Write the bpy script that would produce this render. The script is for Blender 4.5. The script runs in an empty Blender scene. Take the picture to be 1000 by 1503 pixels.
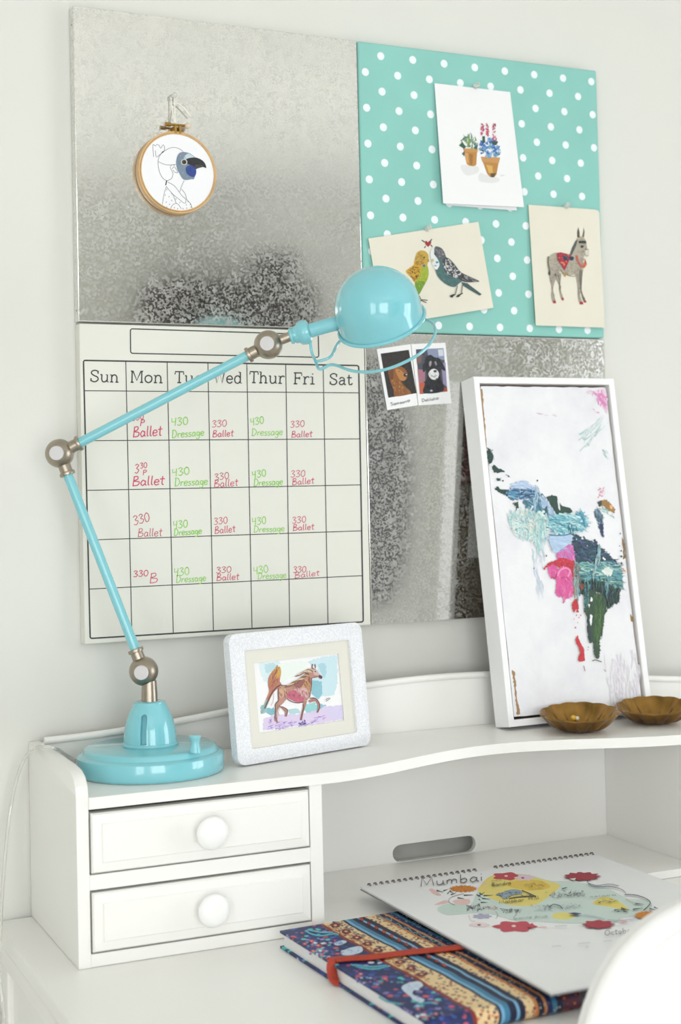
import bpy, bmesh, math, random
from mathutils import Vector, Matrix
from mathutils.geometry import tessellate_polygon
random.seed(7)
SC = bpy.context.scene
COL = SC.collection

# ------------------------------------------------------------------ camera
ZO = 1.1236                      # floor sits at z = 0, desk top at z = 0.75
CR = Vector((0.8973719, -0.4406489, -0.0234969))      # camera right
CD = Vector((-0.0065435, 0.0399541, -0.9991801))      # camera down
CF = Vector((0.4412264, 0.8967899, 0.0329703))        # camera forward
CP = Vector((-0.6080856, -2.0929903, 0.2071699 + ZO))
FPX, CY = 2199.35, 649.46
cam = bpy.data.cameras.new('camera')
camo = bpy.data.objects.new('camera', cam)
COL.objects.link(camo)
SC.camera = camo
camo.matrix_world = Matrix(((CR.x, -CD.x, -CF.x, CP.x), (CR.y, -CD.y, -CF.y, CP.y), (CR.z, -CD.z, -CF.z, CP.z), (0, 0, 0, 1)))
cam.sensor_fit = 'VERTICAL'
cam.sensor_height = 36.0
cam.sensor_width = 36.0 * 1000 / 1503
cam.lens = FPX / 1503 * 36.0
cam.shift_y = -(751.5 - CY) / 1503
cam.clip_start = 0.05
cam.dof.use_dof = True
cam.dof.focus_distance = 2.13
cam.dof.aperture_fstop = 4.0

# ------------------------------------------------------------------ world, window light, exposure
world = bpy.data.worlds.new('world')
SC.world = world
world.use_nodes = True
bgn = world.node_tree.nodes['Background']
bgn.inputs[0].default_value = (0.86, 0.93, 1.0, 1)
bgn.inputs[1].default_value = 1.2

def area(name, loc, direction, sx, sy, power, col):
    l = bpy.data.lights.new(name, 'AREA')
    l.shape = 'RECTANGLE'
    l.size, l.size_y, l.energy, l.color = sx, sy, power, col
    o = bpy.data.objects.new(name, l)
    COL.objects.link(o)
    o.location = loc
    o.rotation_euler = Vector(direction).to_track_quat('-Z', 'Y').to_euler()
    return o
area('window_front_offscreen', (-0.55, -4.47, 1.25), (0, 1, 0), 1.7, 1.95, 82, (0.99, 0.995, 1.0))
area('window_right_offscreen', (3.67, -2.45, 1.25), (-1, 0, 0), 1.9, 1.95, 82, (0.92, 0.96, 1.0))
area('window_left_offscreen', (-2.17, -3.35, 1.25), (1, 0, 0), 1.5, 1.95, 64, (0.95, 0.975, 1.0))
SC.view_settings.view_transform = 'Standard'
SC.view_settings.look = 'None'
SC.view_settings.exposure = -0.57
SC.view_settings.gamma = 1.0
SC.view_settings.use_curve_mapping = False

# ------------------------------------------------------------------ pixel rays (a pixel gives a direction; the surface gives the distance)
def ray(x, y): return CR * ((x - 500) / FPX) + CD * ((y - CY) / FPX) + CF
def onY(x, y, Y): d = ray(x, y); return CP + d * ((Y - CP.y) / d.y)
def onZ(x, y, Z): d = ray(x, y); return CP + d * ((Z - CP.z) / d.z)
def onX(x, y, X): d = ray(x, y); return CP + d * ((X - CP.x) / d.x)
def onP(x, y, P, n): d = ray(x, y); return CP + d * ((P - CP).dot(n) / d.dot(n))
AY = -0.0387                                  # the desk stands very slightly askew to the wall
MH = Matrix.Rotation(AY, 4, 'Z')
MHI = MH.inverted()
def H(x, y, z): return MH @ Vector((x, y, z))
ZD = 0.75
ZS = ZD + 0.2095
ZP = ZO

# ------------------------------------------------------------------ helpers
def lin(c):
    r = []
    for v in c[:3]:
        v = v / 255.0
        r.append(v / 12.92 if v <= 0.04045 else ((v + 0.055) / 1.055) ** 2.4)
    return (r[0], r[1], r[2], 1.0)

class NT:
    def __init__(s, name):
        s.m = bpy.data.materials.new(name)
        s.m.use_nodes = True
        s.t = s.m.node_tree
        s.b = s.t.nodes['Principled BSDF']
    def n(s, typ, **kw):
        o = s.t.nodes.new(typ)
        for k, v in kw.items(): setattr(o, k, v)
        return o
    def l(s, a, b): s.t.links.new(a, b)
    def set(s, name, v): s.b.inputs[name].default_value = v
    def math(s, op, a, b=None, c=None):
        o = s.n('ShaderNodeMath', operation=op)
        for i, v in enumerate((a, b, c)):
            if v is None: continue
            if hasattr(v, 'links'): s.l(v, o.inputs[i])
            else: o.inputs[i].default_value = v
        return o.outputs[0]
    def noise(s, scale, detail=3, coord='Object', rough=0.5, vec=None):
        o = s.n('ShaderNodeTexNoise')
        o.inputs['Scale'].default_value = scale
        o.inputs['Detail'].default_value = detail
        o.inputs['Roughness'].default_value = rough
        if vec is None:
            if not hasattr(s, 'tc'): s.tc = s.n('ShaderNodeTexCoord')
            vec = s.tc.outputs[coord]
        s.l(vec, o.inputs['Vector'])
        return o
    def ramp(s, fac, stops, interp='LINEAR'):
        o = s.n('ShaderNodeValToRGB')
        cr = o.color_ramp
        cr.interpolation = interp
        while len(cr.elements) < len(stops): cr.elements.new(0.5)
        for e, (p, c) in zip(cr.elements, stops):
            e.position = p
            e.color = c
        s.l(fac, o.inputs[0])
        return o.outputs[0]
    def mix(s, fac, a, b):
        o = s.n('ShaderNodeMix', data_type='RGBA')
        for i, v in ((0, fac), (6, a), (7, b)):
            if hasattr(v, 'links'): s.l(v, o.inputs[i])
            else: o.inputs[i].default_value = v
        return o.outputs[2]
    def bump(s, h, strength=0.2, dist=0.001):
        o = s.n('ShaderNodeBump')
        o.inputs['Strength'].default_value = strength
        o.inputs['Distance'].default_value = dist
        s.l(h, o.inputs['Height'])
        s.l(o.outputs[0], s.b.inputs['Normal'])

def plain(name, col, rough=0.5, metal=0.0, var=0.04, scale=8, bump=0.0, bscale=300, coat=0.0, spec=0.5):
    m = NT(name)
    c = lin(col)
    nz = m.noise(scale, 3)
    d = tuple(max(0, v * (1 - var)) for v in c[:3]) + (1,)
    u = tuple(min(1, v * (1 + var)) for v in c[:3]) + (1,)
    m.l(m.ramp(nz.outputs[0], [(0.3, d), (0.7, u)]), m.b.inputs['Base Color'])
    m.set('Roughness', rough)
    m.set('Metallic', metal)
    m.set('Coat Weight', coat)
    m.set('Coat Roughness', 0.06)
    m.set('Specular IOR Level', spec)
    if bump:
        m.bump(m.noise(bscale, 2).outputs[0], bump, 0.0006)
    return m.m

MAT = {}
MAT['wall'] = plain('wall_cream_paint', (221, 221, 215), 0.75, var=0.015, scale=2, bump=0.12, bscale=180)
MAT['ceiling'] = plain('ceiling_white_paint', (242, 241, 236), 0.8, var=0.01)
MAT['floor'] = plain('floor_pale_carpet', (214, 211, 204), 0.9, var=0.12, scale=60, bump=0.4, bscale=400)
MAT['trim'] = plain('trim_white_paint', (242, 242, 238), 0.45, var=0.01)
MAT['white'] = plain('white_satin_paint', (243, 242, 238), 0.32, var=0.012, scale=5, bump=0.03, bscale=90)
MAT['gap'] = plain('drawer_box_wood', (150, 132, 112), 0.7, var=0.1)
MAT['knob'] = plain('white_glazed_knob', (246, 246, 245), 0.18, var=0.0, coat=0.4)
MAT['teal'] = plain('turquoise_enamel', (128, 199, 209), 0.14, var=0.012, coat=0.5)
MAT['nickel'] = plain('brushed_nickel', (166, 156, 142), 0.34, 1.0, var=0.06, scale=120)
MAT['cap'] = plain('satin_silver_cap', (204, 202, 203), 0.5, 0.0, var=0.02, scale=60)
MAT['paper'] = plain('white_paper', (238, 238, 239), 0.6, var=0.008)
MAT['cream_paper'] = plain('cream_card', (226, 222, 206), 0.65, var=0.02, scale=12)
MAT['board_white'] = plain('calendar_board_laminate', (225, 225, 216), 0.33, var=0.012, scale=4)
MAT['fabric'] = plain('aqua_cotton', (140, 199, 190), 0.85, var=0.05, scale=9, bump=0.35, bscale=900)
MAT['dot'] = plain('white_dot_print', (236, 242, 246), 0.85, var=0.02, bump=0.35, bscale=900)
MAT['wood_hoop'] = plain('pale_beech_hoop', (206, 168, 118), 0.45, var=0.14, scale=30)
MAT['linen'] = plain('white_linen', (240, 240, 243), 0.85, var=0.01, bump=0.3, bscale=1500)
MAT['brass_screw'] = plain('brass_screw', (176, 140, 74), 0.35, 1.0, var=0.1, scale=80)
MAT['bead'] = plain('pale_wood_bead', (226, 205, 184), 0.5, var=0.05)
MAT['string'] = plain('white_cotton_string', (238, 236, 226), 0.8, var=0.05, scale=300)
MAT['mat_board'] = plain('ivory_mat_board', (224, 222, 212), 0.75, var=0.01)
MAT['frame_paint'] = plain('white_gallery_frame', (244, 244, 245), 0.45, var=0.01)
MAT['brown_back'] = plain('kraft_backing_board', (112, 101, 84), 0.8, var=0.06)
MAT['red_label'] = plain('dark_red_label', (98, 30, 24), 0.6, var=0.25, scale=40)
MAT['rawedge'] = plain('raw_panel_edge', (176, 140, 100), 0.8, var=0.2, scale=60)
MAT['bowl'] = plain('aged_brass_bowl', (142, 108, 58), 0.28, 1.0, var=0.28, scale=35, bump=0.25, bscale=160)
MAT['pearl'] = plain('pearl', (246, 238, 220), 0.2, var=0.02)
MAT['yellow'] = plain('yellow_bead', (236, 196, 70), 0.3, var=0.05)
MAT['strap'] = plain('red_elastic', (168, 58, 38), 0.7, var=0.1, scale=200, bump=0.4, bscale=900)
MAT['pages'] = plain('page_edges', (238, 237, 236), 0.75, var=0.04, scale=400)
MAT['backing'] = plain('grey_backing_card', (150, 150, 152), 0.7, var=0.03)
MAT['wire'] = plain('dark_wire', (94, 80, 78), 0.35, 0.8, var=0.05)
MAT['chair'] = plain('white_chair_gloss', (240, 240, 238), 0.35, var=0.008)
MAT['darkwood'] = plain('dark_stained_wood', (44, 36, 34), 0.5, var=0.2, scale=14)
MAT['darkmirror'] = plain('smoked_glass', (40, 34, 36), 0.3, var=0.05)

def m_galv():
    m = NT('galvanised_steel')
    blob = m.noise(150, 4, rough=0.7)
    v = m.n('ShaderNodeTexVoronoi')
    v.inputs['Scale'].default_value = 380
    wv = m.n('ShaderNodeMix', data_type='VECTOR')
    wv.inputs[0].default_value = 0.004
    m.l(m.tc.outputs['Object'], wv.inputs[4]); m.l(blob.outputs['Color'], wv.inputs[5])
    m.l(wv.outputs[1], v.inputs['Vector'])
    sep = m.n('ShaderNodeSeparateColor')
    m.l(v.outputs['Color'], sep.inputs[0])
    big = m.noise(70, 3, rough=0.6)
    mask = m.math('MULTIPLY', m.ramp(m.math('ADD', m.math('MULTIPLY', sep.outputs[0], 0.55), m.math('MULTIPLY', blob.outputs[0], 0.6)), [(0.45, (0, 0, 0, 1)), (0.72, (1, 1, 1, 1))]),
                  m.ramp(big.outputs[0], [(0.3, (0.25, 0.25, 0.25, 1)), (0.65, (1, 1, 1, 1))]))
    blot = m.noise(7, 4)
    base = m.ramp(blot.outputs[0], [(0.3, lin((220, 220, 217))), (0.7, lin((234, 233, 228)))])
    m.l(m.mix(mask, base, lin((214, 214, 211))), m.b.inputs['Base Color'])
    m.l(m.math('MULTIPLY_ADD', mask, -0.25, 1.0), m.b.inputs['Metallic'])
    r0 = m.math('MULTIPLY_ADD', blot.outputs[0], 0.05, 0.045)
    m.l(m.math('MULTIPLY_ADD', mask, 0.2, r0), m.b.inputs['Roughness'])
    return m.m
MAT['galv'] = m_galv()

def m_ink():
    m = NT('printed_ink')
    a = m.n('ShaderNodeAttribute', attribute_name='ink')
    nz = m.noise(220, 3)
    m.l(m.mix(0.06, a.outputs['Color'], nz.outputs['Color']), m.b.inputs['Base Color'])
    m.set('Roughness', 0.65)
    m.set('Specular IOR Level', 0.25)
    return m.m
MAT['ink'] = m_ink()
def m_oil():
    m = NT('oil_paint')
    a = m.n('ShaderNodeAttribute', attribute_name='ink')
    nz = m.noise(90, 4, rough=0.6)
    hv = m.n('ShaderNodeHueSaturation')
    m.l(a.outputs['Color'], hv.inputs['Color'])
    m.l(m.math('MULTIPLY_ADD', nz.outputs[0], 0.5, 0.75), hv.inputs['Value'])
    m.l(hv.outputs[0], m.b.inputs['Base Color'])
    m.set('Roughness', 0.38)
    m.bump(m.noise(260, 5, rough=0.6).outputs[0], 0.5, 0.0016)
    return m.m
MAT['oil'] = m_oil()
def m_canvas():
    m = NT('gessoed_panel')
    nz = m.noise(9, 5, rough=0.65)
    m.l(m.ramp(nz.outputs[0], [(0.3, lin((224, 223, 229))), (0.55, lin((236, 236, 239))), (0.75, lin((231, 230, 235)))]), m.b.inputs['Base Color'])
    m.set('Roughness', 0.55)
    m.bump(m.noise(70, 6, rough=0.7).outputs[0], 0.35, 0.002)
    return m.m
MAT['canvas'] = m_canvas()
def m_shagreen():
    m = NT('pebbled_white_resin')
    m.noise(10)
    v = m.n('ShaderNodeTexVoronoi')
    v.inputs['Scale'].default_value = 400
    m.l(m.tc.outputs['Object'], v.inputs['Vector'])
    m.l(m.ramp(v.outputs['Distance'], [(0.15, lin((240, 240, 242))), (0.7, lin((222, 224, 230)))]), m.b.inputs['Base Color'])
    m.set('Roughness', 0.4)
    inv = m.math('SUBTRACT', 1.0, v.outputs['Distance'])
    m.bump(inv, 0.3, 0.0008)
    return m.m
MAT['shagreen'] = m_shagreen()
def m_clear():
    m = NT('clear_plastic')
    m.noise(20)
    m.set('Base Color', (0.93, 0.93, 0.9, 1))
    m.set('Roughness', 0.12)
    m.set('Transmission Weight', 0.75)
    m.set('IOR', 1.4)
    return m.m
MAT['clear'] = m_clear()
def m_cover():
    m = NT('boho_print_cotton')
    tc = m.n('ShaderNodeTexCoord')
    m.tc = tc
    obj = tc.outputs['Object']
    sep = m.n('ShaderNodeSeparateXYZ')
    m.l(obj, sep.inputs[0])
    wob = m.noise(14, 2)
    x = m.math('ADD', sep.outputs[0], m.math('MULTIPLY_ADD', wob.outputs[0], 0.012, -0.006))
    u = m.math('DIVIDE', x, 0.195)
    N = lin((28, 42, 92)); DK = lin((20, 26, 58)); LB = lin((116, 170, 205)); TQ = lin((60, 122, 158)); CRM = lin((226, 200, 152)); RD = lin((128, 44, 40)); MR = lin((92, 36, 52)); OR = lin((196, 128, 74))
    bands = m.ramp(u, [(0.0, N), (0.285, RD), (0.31, CRM), (0.455, DK), (0.475, LB), (0.50, TQ), (0.535, DK), (0.575, LB), (0.595, DK), (0.635, CRM), (0.70, OR),
                       (0.725, DK), (0.765, OR), (0.785, N), (0.82, TQ), (0.845, DK), (0.88, MR)], 'CONSTANT')
    def vor(scale, ex=1.0):
        mp = m.n('ShaderNodeMapping')
        mp.inputs['Scale'].default_value = (1, ex, 1)
        m.l(obj, mp.inputs[0])
        v = m.n('ShaderNodeTexVoronoi')
        v.inputs['Scale'].default_value = scale
        m.l(mp.outputs[0], v.inputs['Vector'])
        s = m.n('ShaderNodeSeparateColor')
        m.l(v.outputs['Color'], s.inputs[0])
        return v, s
    v1, s1 = vor(120)
    pal1 = m.ramp(s1.outputs[0], [(0, lin((30, 58, 140))), (0.25, lin((86, 196, 196))), (0.4, lin((70, 90, 170))), (0.55, lin((214, 86, 104))), (0.68, lin((150, 130, 190))), (0.8, lin((44, 74, 150))), (0.93, lin((215, 226, 236)))], 'CONSTANT')
    dmask = m.ramp(v1.outputs['Distance'], [(0.42, (1, 1, 1, 1)), (0.52, (0, 0, 0, 1))])
    cl = m.ramp(m.noise(32, 3).outputs[0], [(0.44, (0, 0, 0, 1)), (0.52, (1, 1, 1, 1))])
    mk1 = m.math('MULTIPLY', m.math('MULTIPLY', dmask, cl), m.math('LESS_THAN', u, 0.285))
    c = m.mix(mk1, bands, pal1)
    v2, s2 = vor(190, 0.8)
    pal2 = m.ramp(s2.outputs[1], [(0, lin((110, 44, 60))), (0.4, lin((44, 52, 100))), (0.7, lin((196, 110, 64)))], 'CONSTANT')
    d2 = m.ramp(v2.outputs['Distance'], [(0.3, (1, 1, 1, 1)), (0.42, (0, 0, 0, 1))])
    inb = m.math('MULTIPLY', m.math('GREATER_THAN', u, 0.31), m.math('LESS_THAN', u, 0.455))
    inc = m.math('MULTIPLY', m.math('GREATER_THAN', u, 0.635), m.math('LESS_THAN', u, 0.725))
    c = m.mix(m.math('MULTIPLY', d2, m.math('MAXIMUM', inb, inc)), c, pal2)
    v3, s3 = vor(230, 1.2)
    pal3 = m.ramp(s3.outputs[0], [(0, lin((196, 120, 84))), (0.35, lin((40, 60, 120))), (0.6, lin((200, 170, 130))), (0.8, lin((120, 60, 110)))], 'CONSTANT')
    d3 = m.ramp(v3.outputs['Distance'], [(0.3, (1, 1, 1, 1)), (0.4, (0, 0, 0, 1))])
    c = m.mix(m.math('MULTIPLY', d3, m.math('GREATER_THAN', u, 0.88)), c, pal3)
    v4, s4 = vor(210, 1.0)
    d4 = m.ramp(v4.outputs['Distance'], [(0.22, (1, 1, 1, 1)), (0.3, (0, 0, 0, 1))])
    mid = m.math('MULTIPLY', m.math('GREATER_THAN', u, 0.725), m.math('LESS_THAN', u, 0.88))
    c = m.mix(m.math('MULTIPLY', d4, mid), c, lin((190, 190, 170)))
    m.l(c, m.b.inputs['Base Color'])
    m.set('Roughness', 0.55)
    m.bump(m.noise(700, 2).outputs[0], 0.25, 0.0006)
    return m.m
MAT['cover'] = m_cover()

FR = {}
def fr(o): return FR[o.name] if o else Matrix.Identity(4)
def tag(o, label=None, cat=None, group=None, kind=None):
    if label: o['label'] = label
    if cat: o['category'] = cat
    if group: o['group'] = group
    if kind: o['kind'] = kind
    return o
def thing(name, loc, label, cat, group=None, mat=None):
    o = bpy.data.objects.new(name, None)
    COL.objects.link(o)
    o.empty_display_size = 0.05
    m = mat.copy() if mat else Matrix.Identity(4)
    m.translation = Vector(loc)
    o.matrix_world = m
    FR[o.name] = m
    return tag(o, label, cat, group)
class B:
    def __init__(s): s.v = []; s.f = []
    def add(s, vs, fs):
        k = len(s.v)
        s.v += [Vector(v) for v in vs]
        s.f += [tuple(i + k for i in f) for f in fs]
        return s
    def box(s, x0, x1, y0, y1, z0, z1, M=None):
        vs = [Vector((x, y, z)) for z in (z0, z1) for y in (y0, y1) for x in (x0, x1)]
        if M: vs = [M @ v for v in vs]
        return s.add(vs, [(0, 2, 3, 1), (4, 5, 7, 6), (0, 1, 5, 4), (2, 6, 7, 3), (0, 4, 6, 2), (1, 3, 7, 5)])
    def lathe(s, P, axis, prof, seg=32, ref=None, rad=None):
        a = Vector(axis).normalized()
        r = Vector(ref) if ref else (Vector((1, 0, 0)) if abs(a.x) < 0.8 else Vector((0, 1, 0)))
        e1 = (r - a * r.dot(a)).normalized()
        e2 = a.cross(e1)
        P = Vector(P)
        vs, fs = [], []
        for (h, q) in prof:
            for i in range(seg):
                t = 2 * math.pi * i / seg
                qq = q * (rad(t, h, q) if rad else 1)
                vs.append(P + a * h + (e1 * math.cos(t) + e2 * math.sin(t)) * qq)
        n = len(prof)
        for j in range(n - 1):
            for i in range(seg):
                k = (i + 1) % seg
                fs.append((j * seg + i, j * seg + k, (j + 1) * seg + k, (j + 1) * seg + i))
        if prof[0][1] > 1e-6: fs.append(tuple(reversed(range(seg))))
        if prof[-1][1] > 1e-6: fs.append(tuple((n - 1) * seg + i for i in range(seg)))
        return s.add(vs, fs)
    def tube(s, pts, r, seg=10, closed=False, flat=None):
        pts = [Vector(p) for p in pts]
        n = len(pts)
        vs, fs = [], []
        e = None
        for i, p in enumerate(pts):
            a = pts[(i - 1) % n] if (closed or i > 0) else p
            b = pts[(i + 1) % n] if (closed or i < n - 1) else p
            t = (b - a).normalized()
            if e is None:
                e = t.orthogonal().normalized()
                if flat: e = (Vector(flat) - t * t.dot(Vector(flat))).normalized()
            e = (e - t * e.dot(t)).normalized()
            f = t.cross(e)
            ra, rb = r if isinstance(r, tuple) else (r, r)
            for k in range(seg):
                w = 2 * math.pi * k / seg
                vs.append(p + e * math.cos(w) * ra + f * math.sin(w) * rb)
        m = n if closed else n - 1
        for i in range(m):
            j = (i + 1) % n
            for k in range(seg):
                l = (k + 1) % seg
                fs.append((i * seg + k, i * seg + l, j * seg + l, j * seg + k))
        if not closed:
            fs.append(tuple(reversed(range(seg))))
            fs.append(tuple((n - 1) * seg + k for k in range(seg)))
        return s.add(vs, fs)
    def prism(s, loop, d, holes=()):
        """polygon loop (3D, planar) with holes, extruded by vector d"""
        d = Vector(d)
        loops = [[Vector(p) for p in loop]] + [[Vector(p) for p in h] for h in holes]
        flat = [p for L in loops for p in L]
        n = len(flat)
        tri = tessellate_polygon(loops)
        vs = flat + [p + d for p in flat]
        nrm = sum(((flat[b] - flat[a]).cross(flat[c] - flat[a]) for a, b, c in tri[:1]), Vector())
        fs = []
        for t in tri:
            fs.append(tuple(t)); fs.append(tuple(i + n for i in reversed(t)))
        k = 0
        for L in loops:
            m = len(L)
            for i in range(m):
                j = (i + 1) % m
                fs.append((k + i, k + j, k + j + n, k + i + n))
            k += m
        return s.add(vs, fs)
def mk(name, b, mat, parent=None, smooth=False, bevel=0.0, seg=2, origin=None, attr=None, ang=35):
    m = fr(parent)
    L = m.copy() if origin is None else m @ Matrix.Translation(m.inverted() @ Vector(origin))
    inv = L.inverted()
    me = bpy.data.meshes.new(name)
    me.from_pydata([inv @ v for v in b.v], [], b.f)
    if attr is not None:
        ca = me.color_attributes.new('ink', 'FLOAT_COLOR', 'POINT')
        for i, c in enumerate(attr): ca.data[i].color = c
    else:
        bm = bmesh.new()
        bm.from_mesh(me)
        bmesh.ops.remove_doubles(bm, verts=bm.verts, dist=1e-6)
        bmesh.ops.recalc_face_normals(bm, faces=bm.faces)
        if bevel:
            ed = [e for e in bm.edges if len(e.link_faces) == 2 and e.calc_face_angle(0) > math.radians(30)]
            r_ = bmesh.ops.bevel(bm, geom=ed, offset=bevel, segments=seg, affect='EDGES', profile=0.5, clamp_overlap=True)
            if smooth:                                   # round the edges only, keep the flats flat
                lay = bm.faces.layers.int.new('round')
                for f in bm.faces:
                    if f.calc_area() > 25 * bevel * bevel and len(f.verts) > 4 or f.calc_area() > 2e-3: f[lay] = 1
        bm.to_mesh(me)
        bm.free()
    me.materials.append(MAT[mat] if isinstance(mat, str) else mat)
    if smooth:
        for p in me.polygons: p.use_smooth = True
        me.set_sharp_from_angle(angle=math.radians(ang))
        if bevel and 'round' in me.attributes:
            big = [d.value for d in me.attributes['round'].data]
            se = me.attributes.get('sharp_edge') or me.attributes.new('sharp_edge', 'BOOLEAN', 'EDGE')
            for p in me.polygons:
                if big[p.index]:
                    p.use_smooth = False
                    for li in p.loop_indices: se.data[me.loops[li].edge_index].value = True
            me.attributes.remove(me.attributes['round'])
    o = bpy.data.objects.new(name, me)
    COL.objects.link(o)
    if parent: o.parent = parent
    o.matrix_local = fr(parent).inverted() @ L if parent else L
    FR[o.name] = L
    return o
def dup(o, parent, loc_world, rot=None):
    c = o.copy()
    COL.objects.link(c)
    c.parent = parent
    L = FR[o.name].copy()
    if rot is not None: L = rot.to_4x4()
    L.translation = Vector(loc_world)
    c.matrix_parent_inverse = Matrix.Identity(4)
    c.matrix_local = fr(parent).inverted() @ L
    FR[c.name] = L
    return c
def crom(pts, n=8, closed=False):
    P = [Vector(p) for p in pts]
    if len(P) < 3: return P
    out = []
    N = len(P)
    for i in range(N if closed else N - 1):
        p0 = P[(i - 1) % N] if (closed or i > 0) else P[0] * 2 - P[1]
        p1, p2 = P[i], P[(i + 1) % N]
        p3 = P[(i + 2) % N] if (closed or i < N - 2) else P[-1] * 2 - P[-2]
        for k in range(n):
            t = k / n
            out.append(0.5 * ((2 * p1) + (p2 - p0) * t + (2 * p0 - 5 * p1 + 4 * p2 - p3) * t * t + (3 * p1 - p0 - 3 * p2 + p3) * t ** 3))
    if not closed: out.append(P[-1])
    return out
def struct(o): o['kind'] = 'structure'; return o

# ------------------------------------------------------------------ flat print, drawn in photo pixels on the plane of the printed thing
class Art:
    def __init__(s, P, n, off=0.0003, step=0.00003):
        s.P, s.n, s.off, s.step = Vector(P), Vector(n).normalized(), off, step
        s.b, s.c = B(), []
        s.T = lambda p: p
    def zoom(s, ox, oy, sc): s.T = lambda p: (ox + p[0] / sc, oy + p[1] / sc); s.sc = sc; return s
    def _emit(s, pts, faces, col):
        vs = [onP(x, y, s.P, s.n) + s.n * s.off for x, y in pts]
        s.b.add(vs, faces)
        s.c += [lin(col)] * len(vs)
        s.off += s.step
    def poly(s, pts, col, jit=0, smooth=False, sub=3):
        p = [Vector((a[0], a[1], 0)) for a in map(s.T, pts)]
        if smooth: p = crom(p, 5, True)
        if jit:
            q = []
            for i in range(len(p)):
                a, b = p[i], p[(i + 1) % len(p)]
                m = max(1, min(12, int((b - a).length / sub)))
                for k in range(m):
                    q.append(a.lerp(b, k / m) + Vector((random.uniform(-jit, jit), random.uniform(-jit, jit), 0)))
            p = q
        s._emit([(v.x, v.y) for v in p], [tuple(t) for t in tessellate_polygon([p])], col)
        return s
    def ell(s, c, rx, ry, col, rot=0, jit=0, n=20):
        t = math.radians(rot)
        pts = []
        for i in range(n):
            a = 2 * math.pi * i / n
            k = 1 + random.uniform(-jit, jit)
            x, y = rx * k * math.cos(a), ry * k * math.sin(a)
            pts.append((c[0] + x * math.cos(t) - y * math.sin(t), c[1] + x * math.sin(t) + y * math.cos(t)))
        return s.poly(pts, col)
    def line(s, pts, w, col, smooth=True, taper=False, closed=False):
        p = [Vector((a[0], a[1], 0)) for a in map(s.T, pts)]
        if smooth and len(p) > 2: p = crom(p, 5, closed)
        n = len(p)
        if n < 2: return s
        o, f = [], []
        for i, v in enumerate(p):
            a = p[(i - 1) % n] if (closed or i > 0) else v
            b = p[(i + 1) % n] if (closed or i < n - 1) else v
            t = (b - a)
            t = t.normalized() if t.length > 1e-6 else Vector((1, 0, 0))
            q = Vector((-t.y, t.x, 0)) * (w / 2 * ((1 - 0.85 * i / (n - 1)) if taper else 1))
            o += [v + q, v - q]
        for i in range(n if closed else n - 1):
            j = (i + 1) % n
            f.append((2 * i, 2 * i + 1, 2 * j + 1, 2 * j))
        s._emit([(v.x, v.y) for v in o], f, col)
        return s
    def dabs(s, region, cols, count, w, length, ang, spread=20):
        """short brush dabs scattered inside a polygon"""
        reg = [s.T(p) for p in region]
        xs, ys = [p[0] for p in reg], [p[1] for p in reg]
        T = s.T
        s.T = lambda p: p
        n = 0
        while n < count:
            x, y = random.uniform(min(xs), max(xs)), random.uniform(min(ys), max(ys))
            ins = False
            for i in range(len(reg)):
                (x1, y1), (x2, y2) = reg[i], reg[i - 1]
                if (y1 > y) != (y2 > y) and x < (x2 - x1) * (y - y1) / (y2 - y1) + x1: ins = not ins
            if not ins: n += 0.2; continue
            n += 1
            a = math.radians(ang + random.uniform(-spread, spread))
            l = length * random.uniform(0.4, 1.2) / 2
            k = random.uniform(-0.25, 0.25) * l
            dx, dy = math.cos(a), math.sin(a)
            s.line([(x - dx * l, y - dy * l), (x + dy * k, y - dx * k), (x + dx * l, y + dy * l)], w * random.uniform(0.5, 1.2), random.choice(cols), taper=True)
        s.T = T
        return s
    def ragged(s, pts, cols, count, size):
        p = [Vector((a[0], a[1], 0)) for a in map(s.T, pts)]
        T = s.T
        s.T = lambda q: q
        for _ in range(count):
            i = random.randrange(len(p))
            c = p[i].lerp(p[(i + 1) % len(p)], random.random()) + Vector((random.uniform(-1, 1), random.uniform(-1, 1), 0)) * size * .7
            s.ell((c.x, c.y), size * random.uniform(.2, 1), size * random.uniform(.15, .6), random.choice(cols), random.uniform(0, 180), .35, 9)
        s.T = T
        return s
    def text(s, txt, p0, p1, h, w, col, font, slant=0.0, wob=0.0):
        """write txt along the baseline p0 -> p1, cap height h"""
        p0, p1 = Vector(s.T(p0)), Vector(s.T(p1))
        h = h / getattr(s, 'sc', 1) if s.T((0, 0)) != (0, 0) or s.T((1, 1)) != (1, 1) else h
        tot = sum(font[c][0] for c in txt)
        d = (p1 - p0)
        L = d.length
        ex = d / L
        ey = Vector((ex.y, -ex.x))
        T = s.T
        s.T = lambda p: p
        x = 0.0
        for c in txt:
            wd, strokes = font[c]
            for sm, pts in strokes:
                q = []
                for (a, b) in pts:
                    X = (x + a) / tot * L + slant * b * h
                    Y = b * h
                    v = p0 + ex * X + ey * Y
                    q.append((v.x + random.uniform(-wob, wob), v.y + random.uniform(-wob, wob)))
                s.line(q, w, col, smooth=sm)
            x += wd
        s.T = T
        return s
    def build(s, name, parent, mat='ink'):
        o = mk(name, s.b, mat, parent, attr=s.c)
        if mat == 'oil': o['kind'] = 'stuff'
        return o

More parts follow.
